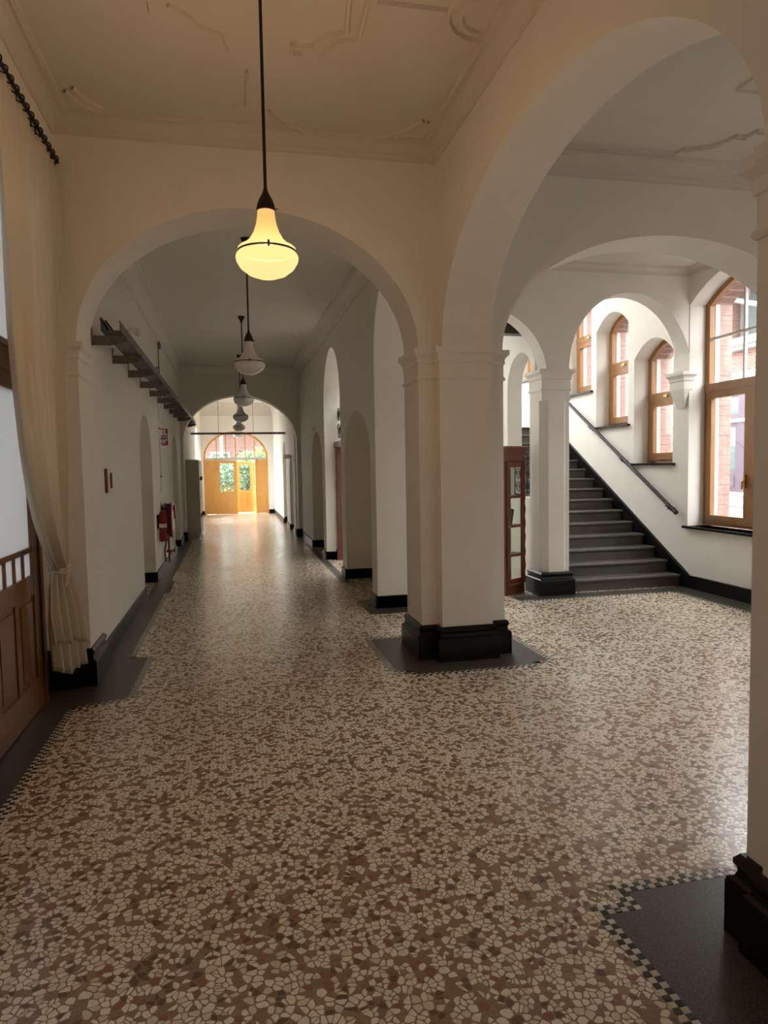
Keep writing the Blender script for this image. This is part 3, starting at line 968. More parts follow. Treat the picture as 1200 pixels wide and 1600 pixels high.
# ------------------------------------------------------------------ windows of the hall and stairs
def window(idx, yc, h, sp, r, sill, big, label):
    root = empty('window_%d' % idx)
    struct(root, label)
    x0, x1 = XFR, XFR + 0.07
    f0 = lambda a, c: (x0, a, c)
    f1 = lambda a, c: (x1, a, c)
    fw = 0.085
    ztr = 2.66 if big else sill + 0.98

    def outline(hh, s_, rr_, zb, n=14):
        return [(yc - hh, zb)] + [(yc + hh * q, s_ + rr_ * (1 - q * q)) for q in [-1 + 2 * i / n for i in range(n + 1)]] + [(yc + hh, zb)]

    fr = MB().ringband(outline(h, sp, r, sill + 0.02), outline(h - fw, sp - 0.03, r - 0.03, sill + 0.02 + fw + 0.03), f0, f1)
    fr.build('window_frame', OAK, root)
    MB().box(x0 - 0.02, x1, yc - h + 0.02, yc + h - 0.02, ztr - 0.055, ztr + 0.055).build('transom', OAK, root)
    # lower casement
    cz0, cz1 = sill + 0.05, ztr - 0.05
    hh = h - 0.06
    yc0 = yc
    for yc in ((yc0 - hh / 2, yc0 + hh / 2) if big else (yc0,)):
      hh = (h - 0.06) / 2 if big else h - 0.06
      cs = MB().ringband([(yc - hh, cz0), (yc - hh, cz1), (yc + hh, cz1), (yc + hh, cz0)], [(yc - hh + 0.09, cz0 + 0.10), (yc - hh + 0.09, cz1 - 0.09), (yc + hh - 0.09, cz1 - 0.09), (yc + hh - 0.09, cz0 + 0.10)],
                       lambda a, c: (x0 - 0.015, a, c), lambda a, c: (x1 - 0.02, a, c))
      cs = cs.build('casement', OAK, root)
      MB().box(x0 + 0.03, x0 + 0.036, yc - hh + 0.06, yc + hh - 0.06, cz0 + 0.07, cz1 - 0.07).build('pane', GLASS, cs)
    yc = yc0
    # upper light
    up = outline(h - 0.05, sp - 0.02, r - 0.03, ztr + 0.03)
    MB().extrude(up, lambda a, c: (x0 + 0.03, a, c), lambda a, c: (x0 + 0.036, a, c)).build('pane', GLASS, root)
    if big:
        for q in (-0.15, 0.15):
            MB().box(x0 + 0.01, x0 + 0.05, yc + q - 0.016, yc + q + 0.016, ztr, sp + r * 0.85).build('glazing_bar', SASHW, root)
        MB().box(x0 + 0.012, x0 + 0.048, yc - h + 0.06, yc + h - 0.06, 3.29, 3.32).build('glazing_bar', SASHW, root)
        hd = MB().box(x0 - 0.045, x0 - 0.015, yc + 0.035, yc + 0.065, 1.36, 1.52)
        hd.tube([(x0 - 0.04, yc + 0.05, 1.44), (x0 - 0.07, yc + 0.05, 1.44), (x0 - 0.075, yc + 0.05, 1.34)], 0.011, 8)
        hd.build('handle', BRASS, root)
    else:
        MB().box(x0 - 0.04, x0 - 0.01, yc - 0.04, yc + 0.04, ztr - 0.02, ztr + 0.01).build('latch', BRASS, root)
    MB().box(XW - 0.05, x0 + 0.02, yc - h - 0.06, yc + h + 0.06, sill - 0.03, sill).build('sill', BLACK, root)
    MB().box(XFR + 0.082, XFR + 0.15, yc + h - 0.085, yc + h - 0.04, sill + 0.02, sp).build('outer_reveal', SASHW, root)
    # brick jamb outside, on the far side
    bj = MB(); gj = MB()
    k = 0
    z = sill + 0.02
    while z < sp + 0.02:
        e = 0.0 if k % 2 else 0.006
        bj.box(XFR + 0.085, XFR + 0.345, yc + h - 0.075 - e * 0.5, yc + h - 0.04, z, z + 0.056)
        z += 0.066; k += 1
    gj.box(XFR + 0.083, XFR + 0.343, yc + h - 0.068, yc + h - 0.04, sill + 0.02, sp)
    jb = gj.build('brick_jamb', JOINT, root)
    o = bj.build('jamb_bricks', BRICKP, jb)
    o['kind'] = 'stuff'


WL = ['lowest arched oak stair window', 'middle arched oak stair window', 'upper arched oak stair window partly behind the arch', 'high stair window seen through the small arch', 'tall arched oak window with divided upper light']
for i, W in enumerate(WINS[:5]):
    window(i + 1, *W, big=(i == 4), label=WL[i])
window(6, *WINS[5], big=True, label='added tall hall window behind the viewer')
window(7, *WINS[6], big=True, label='added tall hall window beyond the right pier')

# ------------------------------------------------------------------ bookcase with books
bc = thing('display_cabinet', 'narrow mahogany display cabinet with glazed door beside the slim column', 'cabinet', (3.415, 8.25, 0), math.radians(30))
CW, CDp, CH = 0.40, 0.27, 1.92
MB().box(0, CW, 0.02, CDp, 0.0, 0.13).build('plinth', MAHO, bc)
for px_ in (0.0, CW - 0.03):
    for py_ in (0.02, CDp - 0.03):
        MB().box(px_, px_ + 0.03, py_, py_ + 0.03, 0.13, 1.75).build('corner_post', MAHO, bc)
    MB().box(px_ + 0.012, px_ + 0.017, 0.05, CDp - 0.03, 0.13, 1.73).build('side_pane', CABGLASS, bc)
MB().box(0.03, CW - 0.03, 0.02, CDp, 1.72, 1.76).build('top_board', MAHO, bc)
MB().rings([(0, 0), (CW, 0), (CW, CDp), (0, CDp)], [(0.0, 1.74), (0.0, 1.86), (0.012, 1.87), (0.022, 1.90), (0.03, 1.905), (0.03, 1.93), (0.0, 1.935)]).build('cornice', MAHO, bc)
MB().box(0.03, CW - 0.03, CDp - 0.012, CDp - 0.006, 0.13, 1.73).build('back_pane', CABGLASS, bc)
SHZ = (0.52, 0.90, 1.28)
for z in SHZ:
    MB().box(0.03, CW - 0.03, 0.05, CDp - 0.02, z - 0.011, z + 0.011).build('shelf', MAHO, bc)
dr = MB().ringband([(0.015, 0.14), (0.015, 1.73), (CW - 0.05, 1.73), (CW - 0.05, 0.14)], [(0.06, 0.21), (0.06, 1.66), (CW - 0.085, 1.66), (CW - 0.085, 0.21)], lambda a, c: (a, 0.0, c), lambda a, c: (a, 0.02, c)).build('door', MAHO, bc)
for z in SHZ:
    MB().box(0.06, CW - 0.085, 0.0, 0.02, z - 0.018, z + 0.018).build('door_bar', MAHO, dr)
MB().box(0.055, CW - 0.08, 0.008, 0.012, 0.2, 1.67).build('pane', CABGLASS, dr)
MB().lathe([(0.0, -0.022), (0.009, -0.018), (0.006, -0.006), (0.012, 0.0)], (0.043, 0.0, 0.90), 10, axis='Y').build('knob', BRASS, dr, True)
tw = [(0.016 + 0.005 * math.sin(k * 0.9), 0.14 + k * 0.0265) for k in range(61)]
MB().lathe(tw, (CW - 0.028, 0.002, 0), 12).build('turned_post', MAHO, bc, True)
ca, sa = math.cos(math.radians(30)), math.sin(math.radians(30))


def cab(x, y, z):
    return (3.415 + x * ca - y * sa, 8.25 + x * sa + y * ca, z)


BKC = [(0.10, 0.15, 0.16), (0.30, 0.25, 0.15), (0.05, 0.06, 0.07), (0.22, 0.07, 0.05), (0.35, 0.33, 0.28), (0.08, 0.12, 0.08)]
BKN = ['dark teal', 'ochre', 'black', 'dark red', 'cream', 'dark green']
spots = [(0.075, 0.912, 0.20, 0.0, 3), (0.105, 0.912, 0.19, 0.0, 2), (0.135, 0.912, 0.20, 14, 5), (0.17, 0.912, 0.21, 14, 1), (0.205, 0.912, 0.20, 14, 0),
         (0.07, 0.532, 0.17, 0, 4), (0.10, 0.532, 0.16, 0, 1), (0.13, 0.532, 0.18, 0, 3), (0.16, 0.532, 0.17, 0, 2), (0.08, 0.145, 0.2, 0, 2), (0.115, 0.145, 0.18, 0, 3)]
WHERE = {0.912: 'the middle shelf', 0.532: 'the lower shelf', 0.145: 'the cabinet floor'}
for x, z, hgt, tilt, q in spots:
    bm_ = bpy.data.materials.get('book_cover_%d' % q) or nmat('book_cover_%d' % q, BKC[q], 0.6)[0]
    lean = 'leaning' if tilt else 'upright'
    bk = thing('book', '%s %s book on %s of the mahogany cabinet' % (lean, BKN[q], WHERE[z]), 'book', cab(x, 0.09, z + (0.006 if tilt else 0)), math.radians(30), 'books in the display cabinet')
    bk.rotation_euler = (0, math.radians(tilt), math.radians(30))
    MB().box(0, 0.003, 0, 0.12, 0, hgt).box(0.019, 0.022, 0, 0.12, 0, hgt).box(0, 0.022, 0, 0.003, 0, hgt).build('cover', bm_, bk)
    MB().box(0.003, 0.019, 0.003, 0.115, 0.004, hgt - 0.004).build('pages', PAPER, bk)
vs_ = thing('glass_vase', 'small clear vase on the upper shelf of the cabinet', 'vase', cab(0.13, 0.13, 1.291), 0)
MB().lathe([(0.0, 0.0), (0.03, 0.0), (0.04, 0.05), (0.035, 0.12), (0.02, 0.18), (0.028, 0.22)], seg=16).build('vessel', GREYM, vs_, True)


# ------------------------------------------------------------------ panelled doors
def leaf(parent, wdt, z1, mat, glassmat, lock=0.98, small=True):
    """door leaf in the local XZ plane, 0..wdt"""
    t = 0.045
    f0 = lambda a, c: (a, 0.0, c); f1 = lambda a, c: (a, t, c)
    s = 0.11
    MB().ringband([(0, 0.01), (0, z1), (wdt, z1), (wdt, 0.01)], [(s, 0.24), (s, z1 - 0.11), (wdt - s, z1 - 0.11), (wdt - s, 0.24)], f0, f1).build('door_leaf', mat, parent)
    lf = parent
    MB().box(s, wdt - s, 0.002, t - 0.002, lock - 0.14, lock).build('lock_rail', mat, lf)
    mid = wdt / 2
    MB().box(mid - 0.045, mid + 0.045, 0.003, t - 0.003, 0.24, lock - 0.14).build('stile', mat, lf)
    for a, c in ((s, mid - 0.045), (mid + 0.045, wdt - s)):
        MB().box(a, c, 0.016, t - 0.016, 0.24, lock - 0.14).rings([(a + 0.035, 0), (c - 0.035, 0), (c - 0.035, 0.001), (a + 0.035, 0.001)], [(0, 0.3), (0, 0.31)]).build('panel', mat, lf)
        MB().obox(((a + c) / 2, t / 2, (0.24 + lock - 0.14) / 2), (1, 0, 0), (0, 1, 0), (0, 0, 1), (c - a) / 2 - 0.04, t / 2 - 0.006, (lock - 0.14 - 0.24) / 2 - 0.04).build('raised_field', mat, lf)
    if small:
        MB().box(s, wdt - s, 0.006, t - 0.006, lock + 0.16, lock + 0.195).build('glazing_bar', mat, lf)
        kk = 4
        for i in range(1, kk):
            xx_ = s + (wdt - 2 * s) * i / kk
            MB().box(xx_ - 0.016, xx_ + 0.016, 0.006, t - 0.006, lock, lock + 0.16).build('glazing_bar', mat, lf)
    MB().box(s - 0.01, wdt - s + 0.01, t / 2 - 0.003, t / 2 + 0.003, lock - 0.01, z1 - 0.10).build('pane', glassmat, lf)


# left door: two leaves and transom
d1 = empty('door_1', (-1.47, 0, 0)); struct(d1, 'tall glazed pine double door behind the curtain')
fr = MB()
fr.box(-0.02, 0.07, 5.36, 5.52, 0, 3.86).box(0.07, 0.085, 5.40, 5.47, 0, 3.86)
fr.build('door_jamb', DOORW, d1)
MB().box(-0.02, 0.07, 3.2, 3.36, 0, 3.86).build('door_jamb', DOORW, d1)
MB().box(-0.02, 0.09, 3.36, 5.36, 2.36, 2.50).box(-0.02, 0.11, 3.36, 5.36, 2.50, 2.54).build('transom_bar', DOORW, d1)
MB().box(-0.02, 0.07, 3.36, 5.36, 3.74, 3.86).build('door_head', DOORW, d1)
MB().box(0.0, 0.05, 4.32, 4.40, 2.54, 3.74).build('glazing_bar', DOORW, d1)
MB().box(0.02, 0.026, 3.36, 5.36, 2.54, 3.74).build('pane', FROST, d1)
for k, (y, rz) in enumerate(((5.36, -PI / 2), (4.36, -PI / 2))):
    lr = empty('leaf', (0.03, y, 0), rz); lr.parent = d1
    leaf(lr, 0.998, 2.36, DOORW, FROST)
MB().box(-0.06, 0.02, 3.2, 5.52, 0, 0.025).build('threshold', BLACK, d1)
d3 = copy_tree(d1)  # added door out of view, lets cool daylight onto the near pier
d3.name = 'added_door'; d3.location = (-1.47, -3.10, 0); d3['label'] = 'added tall glazed pine double door beside the viewer'

# end door
d2 = empty('door_2', (0, YE, 0)); struct(d2, 'honey coloured glazed garden door with arched fanlight at the corridor end')
xc, ah = 0.145, 1.185
ZT = 2.08
of = [(xc - ah, 0)] + [(xc + ah * math.cos(PI - PI * i / 24), 2.12 + 1.0 * math.sin(PI * i / 24)) for i in range(25)] + [(xc + ah, 0)]
inf = [(xc - ah + 0.07, 0)] + [(xc + (ah - 0.07) * math.cos(PI - PI * i / 24), 2.12 + 0.93 * math.sin(PI * i / 24)) for i in range(25)] + [(xc + ah - 0.07, 0)]
MB().ringband(of, inf, lambda a, c: (a, 0.08, c), lambda a, c: (a, 0.18, c), closed=False).build('arched_frame', HONEY, d2)
MB().box(xc - ah + 0.05, xc + ah - 0.05, 0.07, 0.19, ZT - 0.04, ZT + 0.05).build('transom_bar', STONE, d2)
for x in (-0.55, -0.21, 0.145, 0.50, 0.85):
    zt = 2.12 + 0.93 * math.sqrt(max(0, 1 - ((x - xc) / (ah - 0.07)) ** 2))
    MB().box(x - 0.018, x + 0.018, 0.10, 0.16, ZT + 0.04, zt).build('glazing_bar', HONEY, d2)
MB().extrude([p for p in inf if p[1] > ZT], lambda a, c: (a, 0.125, c), lambda a, c: (a, 0.131, c)).build('fanlight_pane', GLASS, d2)
MB().box(xc - ah + 0.05, -0.62, 0.09, 0.16, 0.02, ZT - 0.03).build('side_panel', HONEY, d2)
MB().box(0.94, xc + ah - 0.05, 0.09, 0.16, 0.02, ZT - 0.03).build('side_panel', HONEY, d2)
for x in (-0.62, 0.90):
    MB().box(x, x + 0.05, 0.07, 0.17, 0, ZT).build('door_post', HONEY, d2)
lr = empty('leaf', (-0.57, 0.09, 0)); lr.parent = d2
leaf(lr, 0.74, ZT - 0.05, HONEY, GLASS, 0.86)
lr = empty('leaf', (0.90, 0.11, 0), math.radians(180 - 84)); lr.parent = d2
leaf(lr, 0.74, ZT - 0.05, HONEY, GLASS, 0.86)
# porch door beyond the open leaf
dp = thing('porch_door', 'inner porch door with iron grille behind the open garden door leaf', 'door', (0.17, YE + 0.95, 0))
leaf(dp, 0.62, 1.98, HONEY, GLASS, 0.86, False)
for k in range(4):
    mb = MB()
    scroll(mb, (0.31, -0.01, 1.05 + k * 0.2), (1, 0, 0), (0, 0, 1), 0.09, 0.006)
    mb.build('grille_scroll', IRON, dp)

# wooden doorway with iron crest in the third right opening
dw = thing('inner_portal', 'dark wooden portal with iron scroll crest inside the tall right opening', 'doorway', (1.88, 0, 0))
MB().box(-0.02, 0.08, 12.46, 12.555, 0, 2.08).build('post', MAHO, dw)
MB().box(-0.04, 0.10, 12.44, 12.555, 0, 0.2).build('post_foot', MAHO, dw)
MB().box(-0.05, 0.11, 10.66, 12.555, 2.06, 2.16).build('lintel', MAHO, dw)
for k in range(6):
    mb = MB()
    scroll(mb, (0.03, 10.78 + 0.33 * k, 2.34), (0, 1, 0), (0, 0, 1), 0.16, 0.010)
    scroll(mb, (0.03, 10.78 + 0.33 * k, 2.64), (0, 1, 0), (0, 0, 1), 0.14, 0.010, -1)
    mb.build('iron_scroll', IRON, dw)

# ------------------------------------------------------------------ curtain
cu = thing('curtain', 'cream linen curtain tied back beside the left door', 'curtain', (-1.22, 0, 0))
NS, NZ = 90, 60


def lookup(tab, z):
    for (z0, a), (z1, b_) in zip(tab, tab[1:]):
        if z1 <= z <= z0:
            q = (z0 - z) / (z0 - z1)
            return a + (b_ - a) * q
    return tab[-1][1]


def curtain_surface():
    vs, fs = [], []
    ztop, ztie = 3.97, 1.0
    TL = [(3.98, 4.32), (3.1, 4.31), (2.55, 4.315), (2.2, 4.37), (1.85, 4.47), (1.6, 4.58), (1.38, 4.74), (1.15, 5.0), (1.06, 5.14), (0.99, 5.24)]
    TR = [(3.98, 5.745), (3.1, 5.69), (2.36, 5.61), (1.64, 5.53), (1.2, 5.47), (0.99, 5.42)]
    for j in range(NZ + 1):
        z = ztop + (ztie - ztop) * j / NZ
        t = (ztop - z) / (ztop - ztie)
        g = t ** 4
        yl, yr = lookup(TL, z), lookup(TR, z)
        for i in range(NS + 1):
            s = i / NS
            amp = 0.026 + 0.012 * math.sin(9 * s) - 0.006 * g
            ph = 2 * PI * 13 * s + 0.6 * math.sin(5 * s + 3 * t)
            x = amp * math.sin(ph) + 0.012 * math.sin(2 * PI * 3.3 * s + 2 * t)
            x = x * (0.6 + 0.4 * min(1, 3 * t)) - 0.03 * g + 0.05 * g * math.sin(PI * s)
            y = yl + (yr - yl) * s + 0.006 * math.cos(ph)
            vs.append((x, min(y, 5.765), z))
    for j in range(NZ):
        for i in range(NS):
            a = j * (NS + 1) + i
            fs.append((a, a + 1, a + NS + 2, a + NS + 1))
    return vs, fs


def solid(o, th):
    md = o.modifiers.new('thickness', 'SOLIDIFY'); md.thickness = th


vs, fs = curtain_surface()
c1 = MB().add(vs, fs).build('upper_drape', LINEN, cu, True, 80); solid(c1, 0.003)


def tail(y0, y1, zb, off, seed):
    rnd = random.Random(seed)
    vs, fs = [], []
    n_s, n_z = 50, 20
    for j in range(n_z + 1):
        t = j / n_z
        for i in range(n_s + 1):
            s = i / n_s
            zbot = zb + 0.05 * math.sin(3.1 * s + seed) + (0.04 if s > 0.6 else 0)
            z = 1.0 + (zbot - 1.0) * t
            wd = 0.45 + 0.55 * min(1, t * 1.7) ** 0.7
            fold = (0.016 + 0.012 * t) * math.sin(2 * PI * 4.2 * s + seed)
            y = 5.33 + 0.07 * t + y0 + (s - 0.5) * (y1 - y0) * wd - 0.6 * fold
            x = -0.025 + 0.03 * t + off + (s - 0.5) * 0.17 * wd + fold
            vs.append((x, y, z))
    for j in range(n_z):
        for i in range(n_s):
            a = j * (n_s + 1) + i
            fs.append((a, a + 1, a + n_s + 2, a + n_s + 1))
    return vs, fs


c2 = MB().add(*tail(-0.05, 0.21, 0.42, 0.015, 1.0)).build('lower_drape', LINEN, cu, True, 80); solid(c2, 0.003)
c3 = MB().add(*tail(0.0, 0.27, 0.25, 0.005, 2.6)).build('lower_drape', LINEN, cu, True, 80); solid(c3, 0.003)
tb = MB()
for k in range(2):
    tb.tube([(-0.02 + 0.062 * math.cos(a), 5.33 + 0.095 * math.sin(a), 0.995 + 0.02 * k + 0.012 * math.sin(a * 2 + k)) for a in [2 * PI * i / 20 for i in range(20)]], 0.014, 8, closed=True)
tb.tube([(0.03, 5.27, 1.0), (0.055, 5.25, 0.985), (0.05, 5.25, 0.95), (0.03, 5.25, 0.88)], 0.014, 8)
tb.tube([(-0.02, 5.42, 1.0), (-0.01, 5.60, 1.02), (0.0, 5.76, 1.03)], 0.010, 8)
tb.build('tie_back', LINEN, cu, True, 80)
rd = thing('curtain_rod', 'dark iron curtain rod with rings high on the left wall', 'curtain rod', (-1.22, 0, 4.04))
MB().tube([(0, 3.0, 0), (0, 5.77, 0)], 0.014, 10).build('rod', IRON, rd, True)
for k in range(13):
    y = 4.40 + k * 0.108
    MB().tube([(0.024 * math.cos(a), y + 0.004 * math.sin(a), -0.006 + 0.026 * math.sin(a)) for a in [2 * PI * i / 14 for i in range(14)]], 0.005, 6, closed=True).tube([(0, y, -0.03), (0, y + 0.01, -0.075)], 0.006, 6).build('ring', IRON, rd)
for y in (3.1, 5.70):
    MB().tube([(0, y, 0), (-0.03, y, 0)], 0.01, 8).build('bracket', IRON, rd)

# ------------------------------------------------------------------ cable tray along the left wall
tray = thing('cable_tray', 'galvanised cable tray on brackets along the left corridor wall', 'cable tray')
x0, x1, zt = -1.06, -0.90, 2.90
mb = MB()
mb.box(x0, x1, 6.35, 18.9, zt, zt + 0.006)
mb.box(x0, x0 + 0.004, 6.35, 18.9, zt, zt + 0.085)
mb.box(x1 - 0.004, x1, 6.35, 18.9, zt, zt + 0.085)
mb.box(x1 - 0.014, x1, 6.35, 18.9, zt + 0.081, zt + 0.085)
mb.build('channel', GALV, tray)
yy = 6.60
while yy < 18.9:
    bk = MB()
    bk.box(XL, x1 + 0.01, yy - 0.02, yy + 0.02, zt - 0.006, zt)
    bk.extrude([(XL, zt), (x1 + 0.01, zt), (x1 + 0.01, zt - 0.05), (-1.02, zt - 0.085), (XL, zt - 0.085)], lambda a, c: (a, yy - 0.022, c), lambda a, c: (a, yy - 0.018, c))
    bk.box(XL, XL + 0.006, yy - 0.02, yy + 0.02, zt - 0.085, zt + 0.08)
    bk.build('bracket', GALV, tray)
    yy += 1.10
MB().tube([(-1.03, 6.2, zt + 0.07), (-1.01, 6.5, zt + 0.02), (-1.0, 9.0, zt + 0.02), (-1.01, 18.8, zt + 0.02)], 0.012, 6).build('cable', CORD, tray, True)
MB().tube([(-1.0, 6.24, zt + 0.06), (-0.98, 6.6, zt + 0.02), (-0.97, 18.8, zt + 0.02)], 0.009, 6).build('cable', CORD, tray, True)
# cross rail hung on rods beyond the second arch
hrl = thing('hanging_rail', 'galvanised cross rail hung on thin rods beyond the second arch', 'rail')
MB().box(-1.10, 1.52, 19.98, 20.06, 2.70, 2.706).box(-1.10, 1.52, 19.98, 19.985, 2.68, 2.735).box(-1.10, 1.52, 20.055, 20.06, 2.68, 2.735).build('channel', GALV, hrl)
for x in (-0.34, 0.62):
    MB().tube([(x, 20.02, 2.70), (x, 20.02, FZ)], 0.006, 6).build('rod', GREYM, hrl)
# emergency light on a bracket
el = thing('emergency_light', 'white curved emergency light on a bracket above the cable tray', 'light', (XL, 8.3, 3.22))
MB().box(0, 0.012, -0.03, 0.03, -0.12, 0.10).build('back_plate', GREYM, el)
MB().tube([(0.01, 0, -0.02), (0.06, 0, 0.04), (0.13, 0, 0.055), (0.19, 0, 0.05)], [0.012, 0.022, 0.03, 0.03], 10).build('arm', WHITEP, el, True)
MB().lathe([(0.0, -0.03), (0.035, -0.03), (0.042, 0.0), (0.035, 0.05), (0.0, 0.055)], (0.20, 0, 0.03), 16).build('head', WHITEP, el, True)
# conduits
cd = thing('conduit', 'white conduit pipe running down the wall to the hose reel', 'pipe')
MB().tube([(XL + 0.018, 12.1, FZ - 0.25), (XL + 0.018, 12.1, 1.35)], 0.013, 8).build('pipe', WHITEP, cd, True)
for z in (3.4, 2.4, 1.6):
    MB().box(XL, XL + 0.035, 12.08, 12.12, z - 0.012, z + 0.012).build('clip', GREYM, cd)
cd2 = thing('conduit', 'thin grey conduit rising from cable tray to ceiling box', 'pipe')
MB().tube([(XL + 0.012, 12.45, FZ - 0.3), (XL + 0.012, 12.45, 2.93)], 0.009, 8).build('pipe', GREYM, cd2, True)
MB().box(XL, XL + 0.05, 12.38, 12.52, FZ - 0.34, FZ - 0.24).build('junction_box', GREYM, cd2)
# picture
pf = thing('picture_frame', 'small dark wooden picture frame on the left wall', 'picture', (XL, 7.07, 1.61))
MB().ringband([(-0.145, -0.115), (-0.145, 0.115), (0.145, 0.115), (0.145, -0.115)], [(-0.10, -0.075), (-0.10, 0.075), (0.10, 0.075), (0.10, -0.075)], lambda a, c: (0.0, a, c), lambda a, c: (0.028, a, c)).build('frame', MAHO, pf)
MB().box(0.004, 0.010, -0.105, 0.105, -0.08, 0.08).build('mat_board', PAPER, pf)
MB().box(0.010, 0.012, -0.03, 0.02, -0.04, 0.045).build('print', GREYM, pf)
# pictogram sign
sg = thing('fire_sign', 'red and white double fire pictogram sign projecting from the left wall', 'sign', (XL, 12.2, 2.12))
for k in (0, 1):
    MB().box(0.005, 0.135, 0, 0.006, 0.145 * k, 0.145 * k + 0.135).build('panel', SIGNRED, sg)
pm = MB()
pm.box(0.018, 0.060, -0.003, 0.001, 0.165, 0.265).box(0.070, 0.10, -0.003, 0.001, 0.215, 0.268).box(0.105, 0.122, -0.003, 0.001, 0.16, 0.20)
pm.lathe([(0.0, -0.003), (0.022, -0.003), (0.022, 0.0)], (0.085, 0, 0.19), 12, axis='Y')
pm.build('pictogram', SIGNWHITE, sg)
pm = MB()
pm.lathe([(0.012, -0.003), (0.032, -0.003), (0.032, 0.0)], (0.052, 0, 0.07), 16, axis='Y').box(0.084, 0.094, -0.003, 0.001, 0.02, 0.11).box(0.10, 0.122, -0.003, 0.001, 0.07, 0.115).box(0.018, 0.06, -0.003, 0.001, 0.014, 0.026)
pm.build('pictogram', SIGNWHITE, sg)
# fire hose reel
hs = thing('fire_hose_reel', 'red fire hose reel mounted on the left wall', 'hose reel', (XL, 12.05, 0.86))
MB().lathe([(0.0, 0.05), (0.30, 0.05), (0.31, 0.055), (0.31, 0.065), (0.10, 0.068), (0.10, 0.165), (0.31, 0.168), (0.31, 0.178), (0.30, 0.182), (0.0, 0.182)], axis='X', seg=36).build('drum', RED, hs, True)
for k in range(5):
    MB().tube([(0.082 + 0.018 * k, 0.275 * math.cos(a), 0.275 * math.sin(a)) for a in [2 * PI * i / 30 for i in range(30)]], 0.0125, 8, closed=True).build('hose_coil', REDD, hs, True)
MB().lathe([(0.0, 0.182), (0.17, 0.182), (0.16, 0.19), (0.0, 0.19)], axis='X', seg=28).build('drum_label', SIGNWHITE, hs, True)
MB().box(0.0, 0.05, -0.05, 0.05, -0.06, 0.06).build('wall_bracket', RED, hs)
MB().box(0.185, 0.215, 0.10, 0.22, 0.02, 0.25).build('instruction_plate', RED, hs)
MB().tube([(0.10, 0.0, -0.05), (0.10, 0.02, -0.45), (0.10, 0.02, -0.72)], 0.016, 8).build('supply_pipe', REDD, hs, True)
MB().lathe([(0.0, -0.02), (0.045, -0.02), (0.045, 0.02), (0.0, 0.02)], (0.10, 0.02, -0.52), 14).tube([(0.10, 0.02, -0.52), (0.19, 0.02, -0.52)], 0.012, 8).lathe([(0.0, 0.0), (0.035, 0.0), (0.035, 0.014), (0.0, 0.014)], (0.19, 0.02, -0.52), 12, axis='X').build('valve', RED, hs)
MB().tube([(0.08, -0.1, -0.28), (0.05, -0.2, -0.50), (0.06, -0.18, -0.66), (0.10, -0.02, -0.70)], 0.013, 8).build('hose_tail', REDD, hs, True)
# extinguisher
fe = thing('fire_extinguisher', 'red fire extinguisher hung beside the hose reel', 'extinguisher', (XL + 0.09, 11.35, 0.58))
MB().lathe([(0.0, 0.0), (0.062, 0.0), (0.068, 0.012), (0.068, 0.40), (0.055, 0.45), (0.025, 0.48), (0.02, 0.50), (0.0, 0.50)], seg=24).build('cylinder', RED, fe, True)
MB().lathe([(0.0, 0.50), (0.022, 0.50), (0.022, 0.53), (0.0, 0.535)], seg=12).box(-0.01, 0.01, -0.02, 0.09, 0.535, 0.555).box(-0.008, 0.008, -0.02, 0.10, 0.565, 0.575).build('valve_handle', IRON, fe)
MB().lathe([(0.0695, 0.22), (0.0695, 0.28)], seg=24).build('label_band', SIGNWHITE, fe, True)
MB().tube([(0.02, -0.02, 0.52), (0.06, -0.06, 0.48), (0.07, -0.06, 0.30), (0.065, -0.05, 0.12)], 0.009, 8).build('hose', IRON, fe, True)
MB().box(-0.09, -0.06, -0.03, 0.03, 0.2, 0.42).build('wall_hook', IRON, fe)
# lockers
lk = thing('locker', 'grey brown metal locker cabinet standing past the second arch', 'locker', (XL + 0.06, 17.62, 0))
MB().box(0, 0.30, 0, 1.6, 0.06, 1.95).box(0.02, 0.28, 0.02, 1.58, 0, 0.06).build('body', LOCKER, lk)
for k in range(4):
    for j in range(2):
        dd = MB().box(0.30, 0.318, 0.02 + 0.39 * k, 0.39 + 0.39 * k, 0.09 + 0.925 * j, 0.99 + 0.925 * j).build('door', LOCKERD, lk)
        MB().box(0.318, 0.335, 0.33 + 0.39 * k, 0.35 + 0.39 * k, 0.5 + 0.925 * j, 0.6 + 0.925 * j).build('handle', IRON, dd)
# smoke detector and sensors
sd = thing('smoke_detector', 'round white smoke detector on the corridor ceiling', 'detector', (1.17, 12.65, FZ))
MB().lathe([(0.0, -0.045), (0.03, -0.045), (0.05, -0.03), (0.055, -0.012), (0.065, -0.012), (0.065, 0.0), (0.0, 0.0)], seg=20).build('housing', WHITEP, sd, True)
MB().lathe([(0.031, -0.0455), (0.036, -0.0455), (0.036, -0.040)], seg=20).build('vent_ring', GREYM, sd, True)
se = thing('wall_sensor', 'tiny white sensor over the fourth right niche', 'sensor', (XR, 13.77, 2.47))
MB().box(-0.05, 0, -0.04, 0.04, -0.05, 0.05).build('housing', WHITEP, se)
MB().lathe([(0.0, -0.062), (0.018, -0.058), (0.025, -0.05)], (0, 0, 0), 10, axis='X').build('lens', GREYM, se, True)
ex = thing('exit_light', 'small white exit light box on the right wall past the second arch', 'light', (1.54, 18.45, 2.0))
MB().box(-0.20, -0.02, -0.03, 0.03, -0.05, 0.06).build('housing', WHITEP, ex)
MB().box(-0.02, 0.0, -0.02, 0.02, -0.03, 0.04).build('bracket', GREYM, ex)

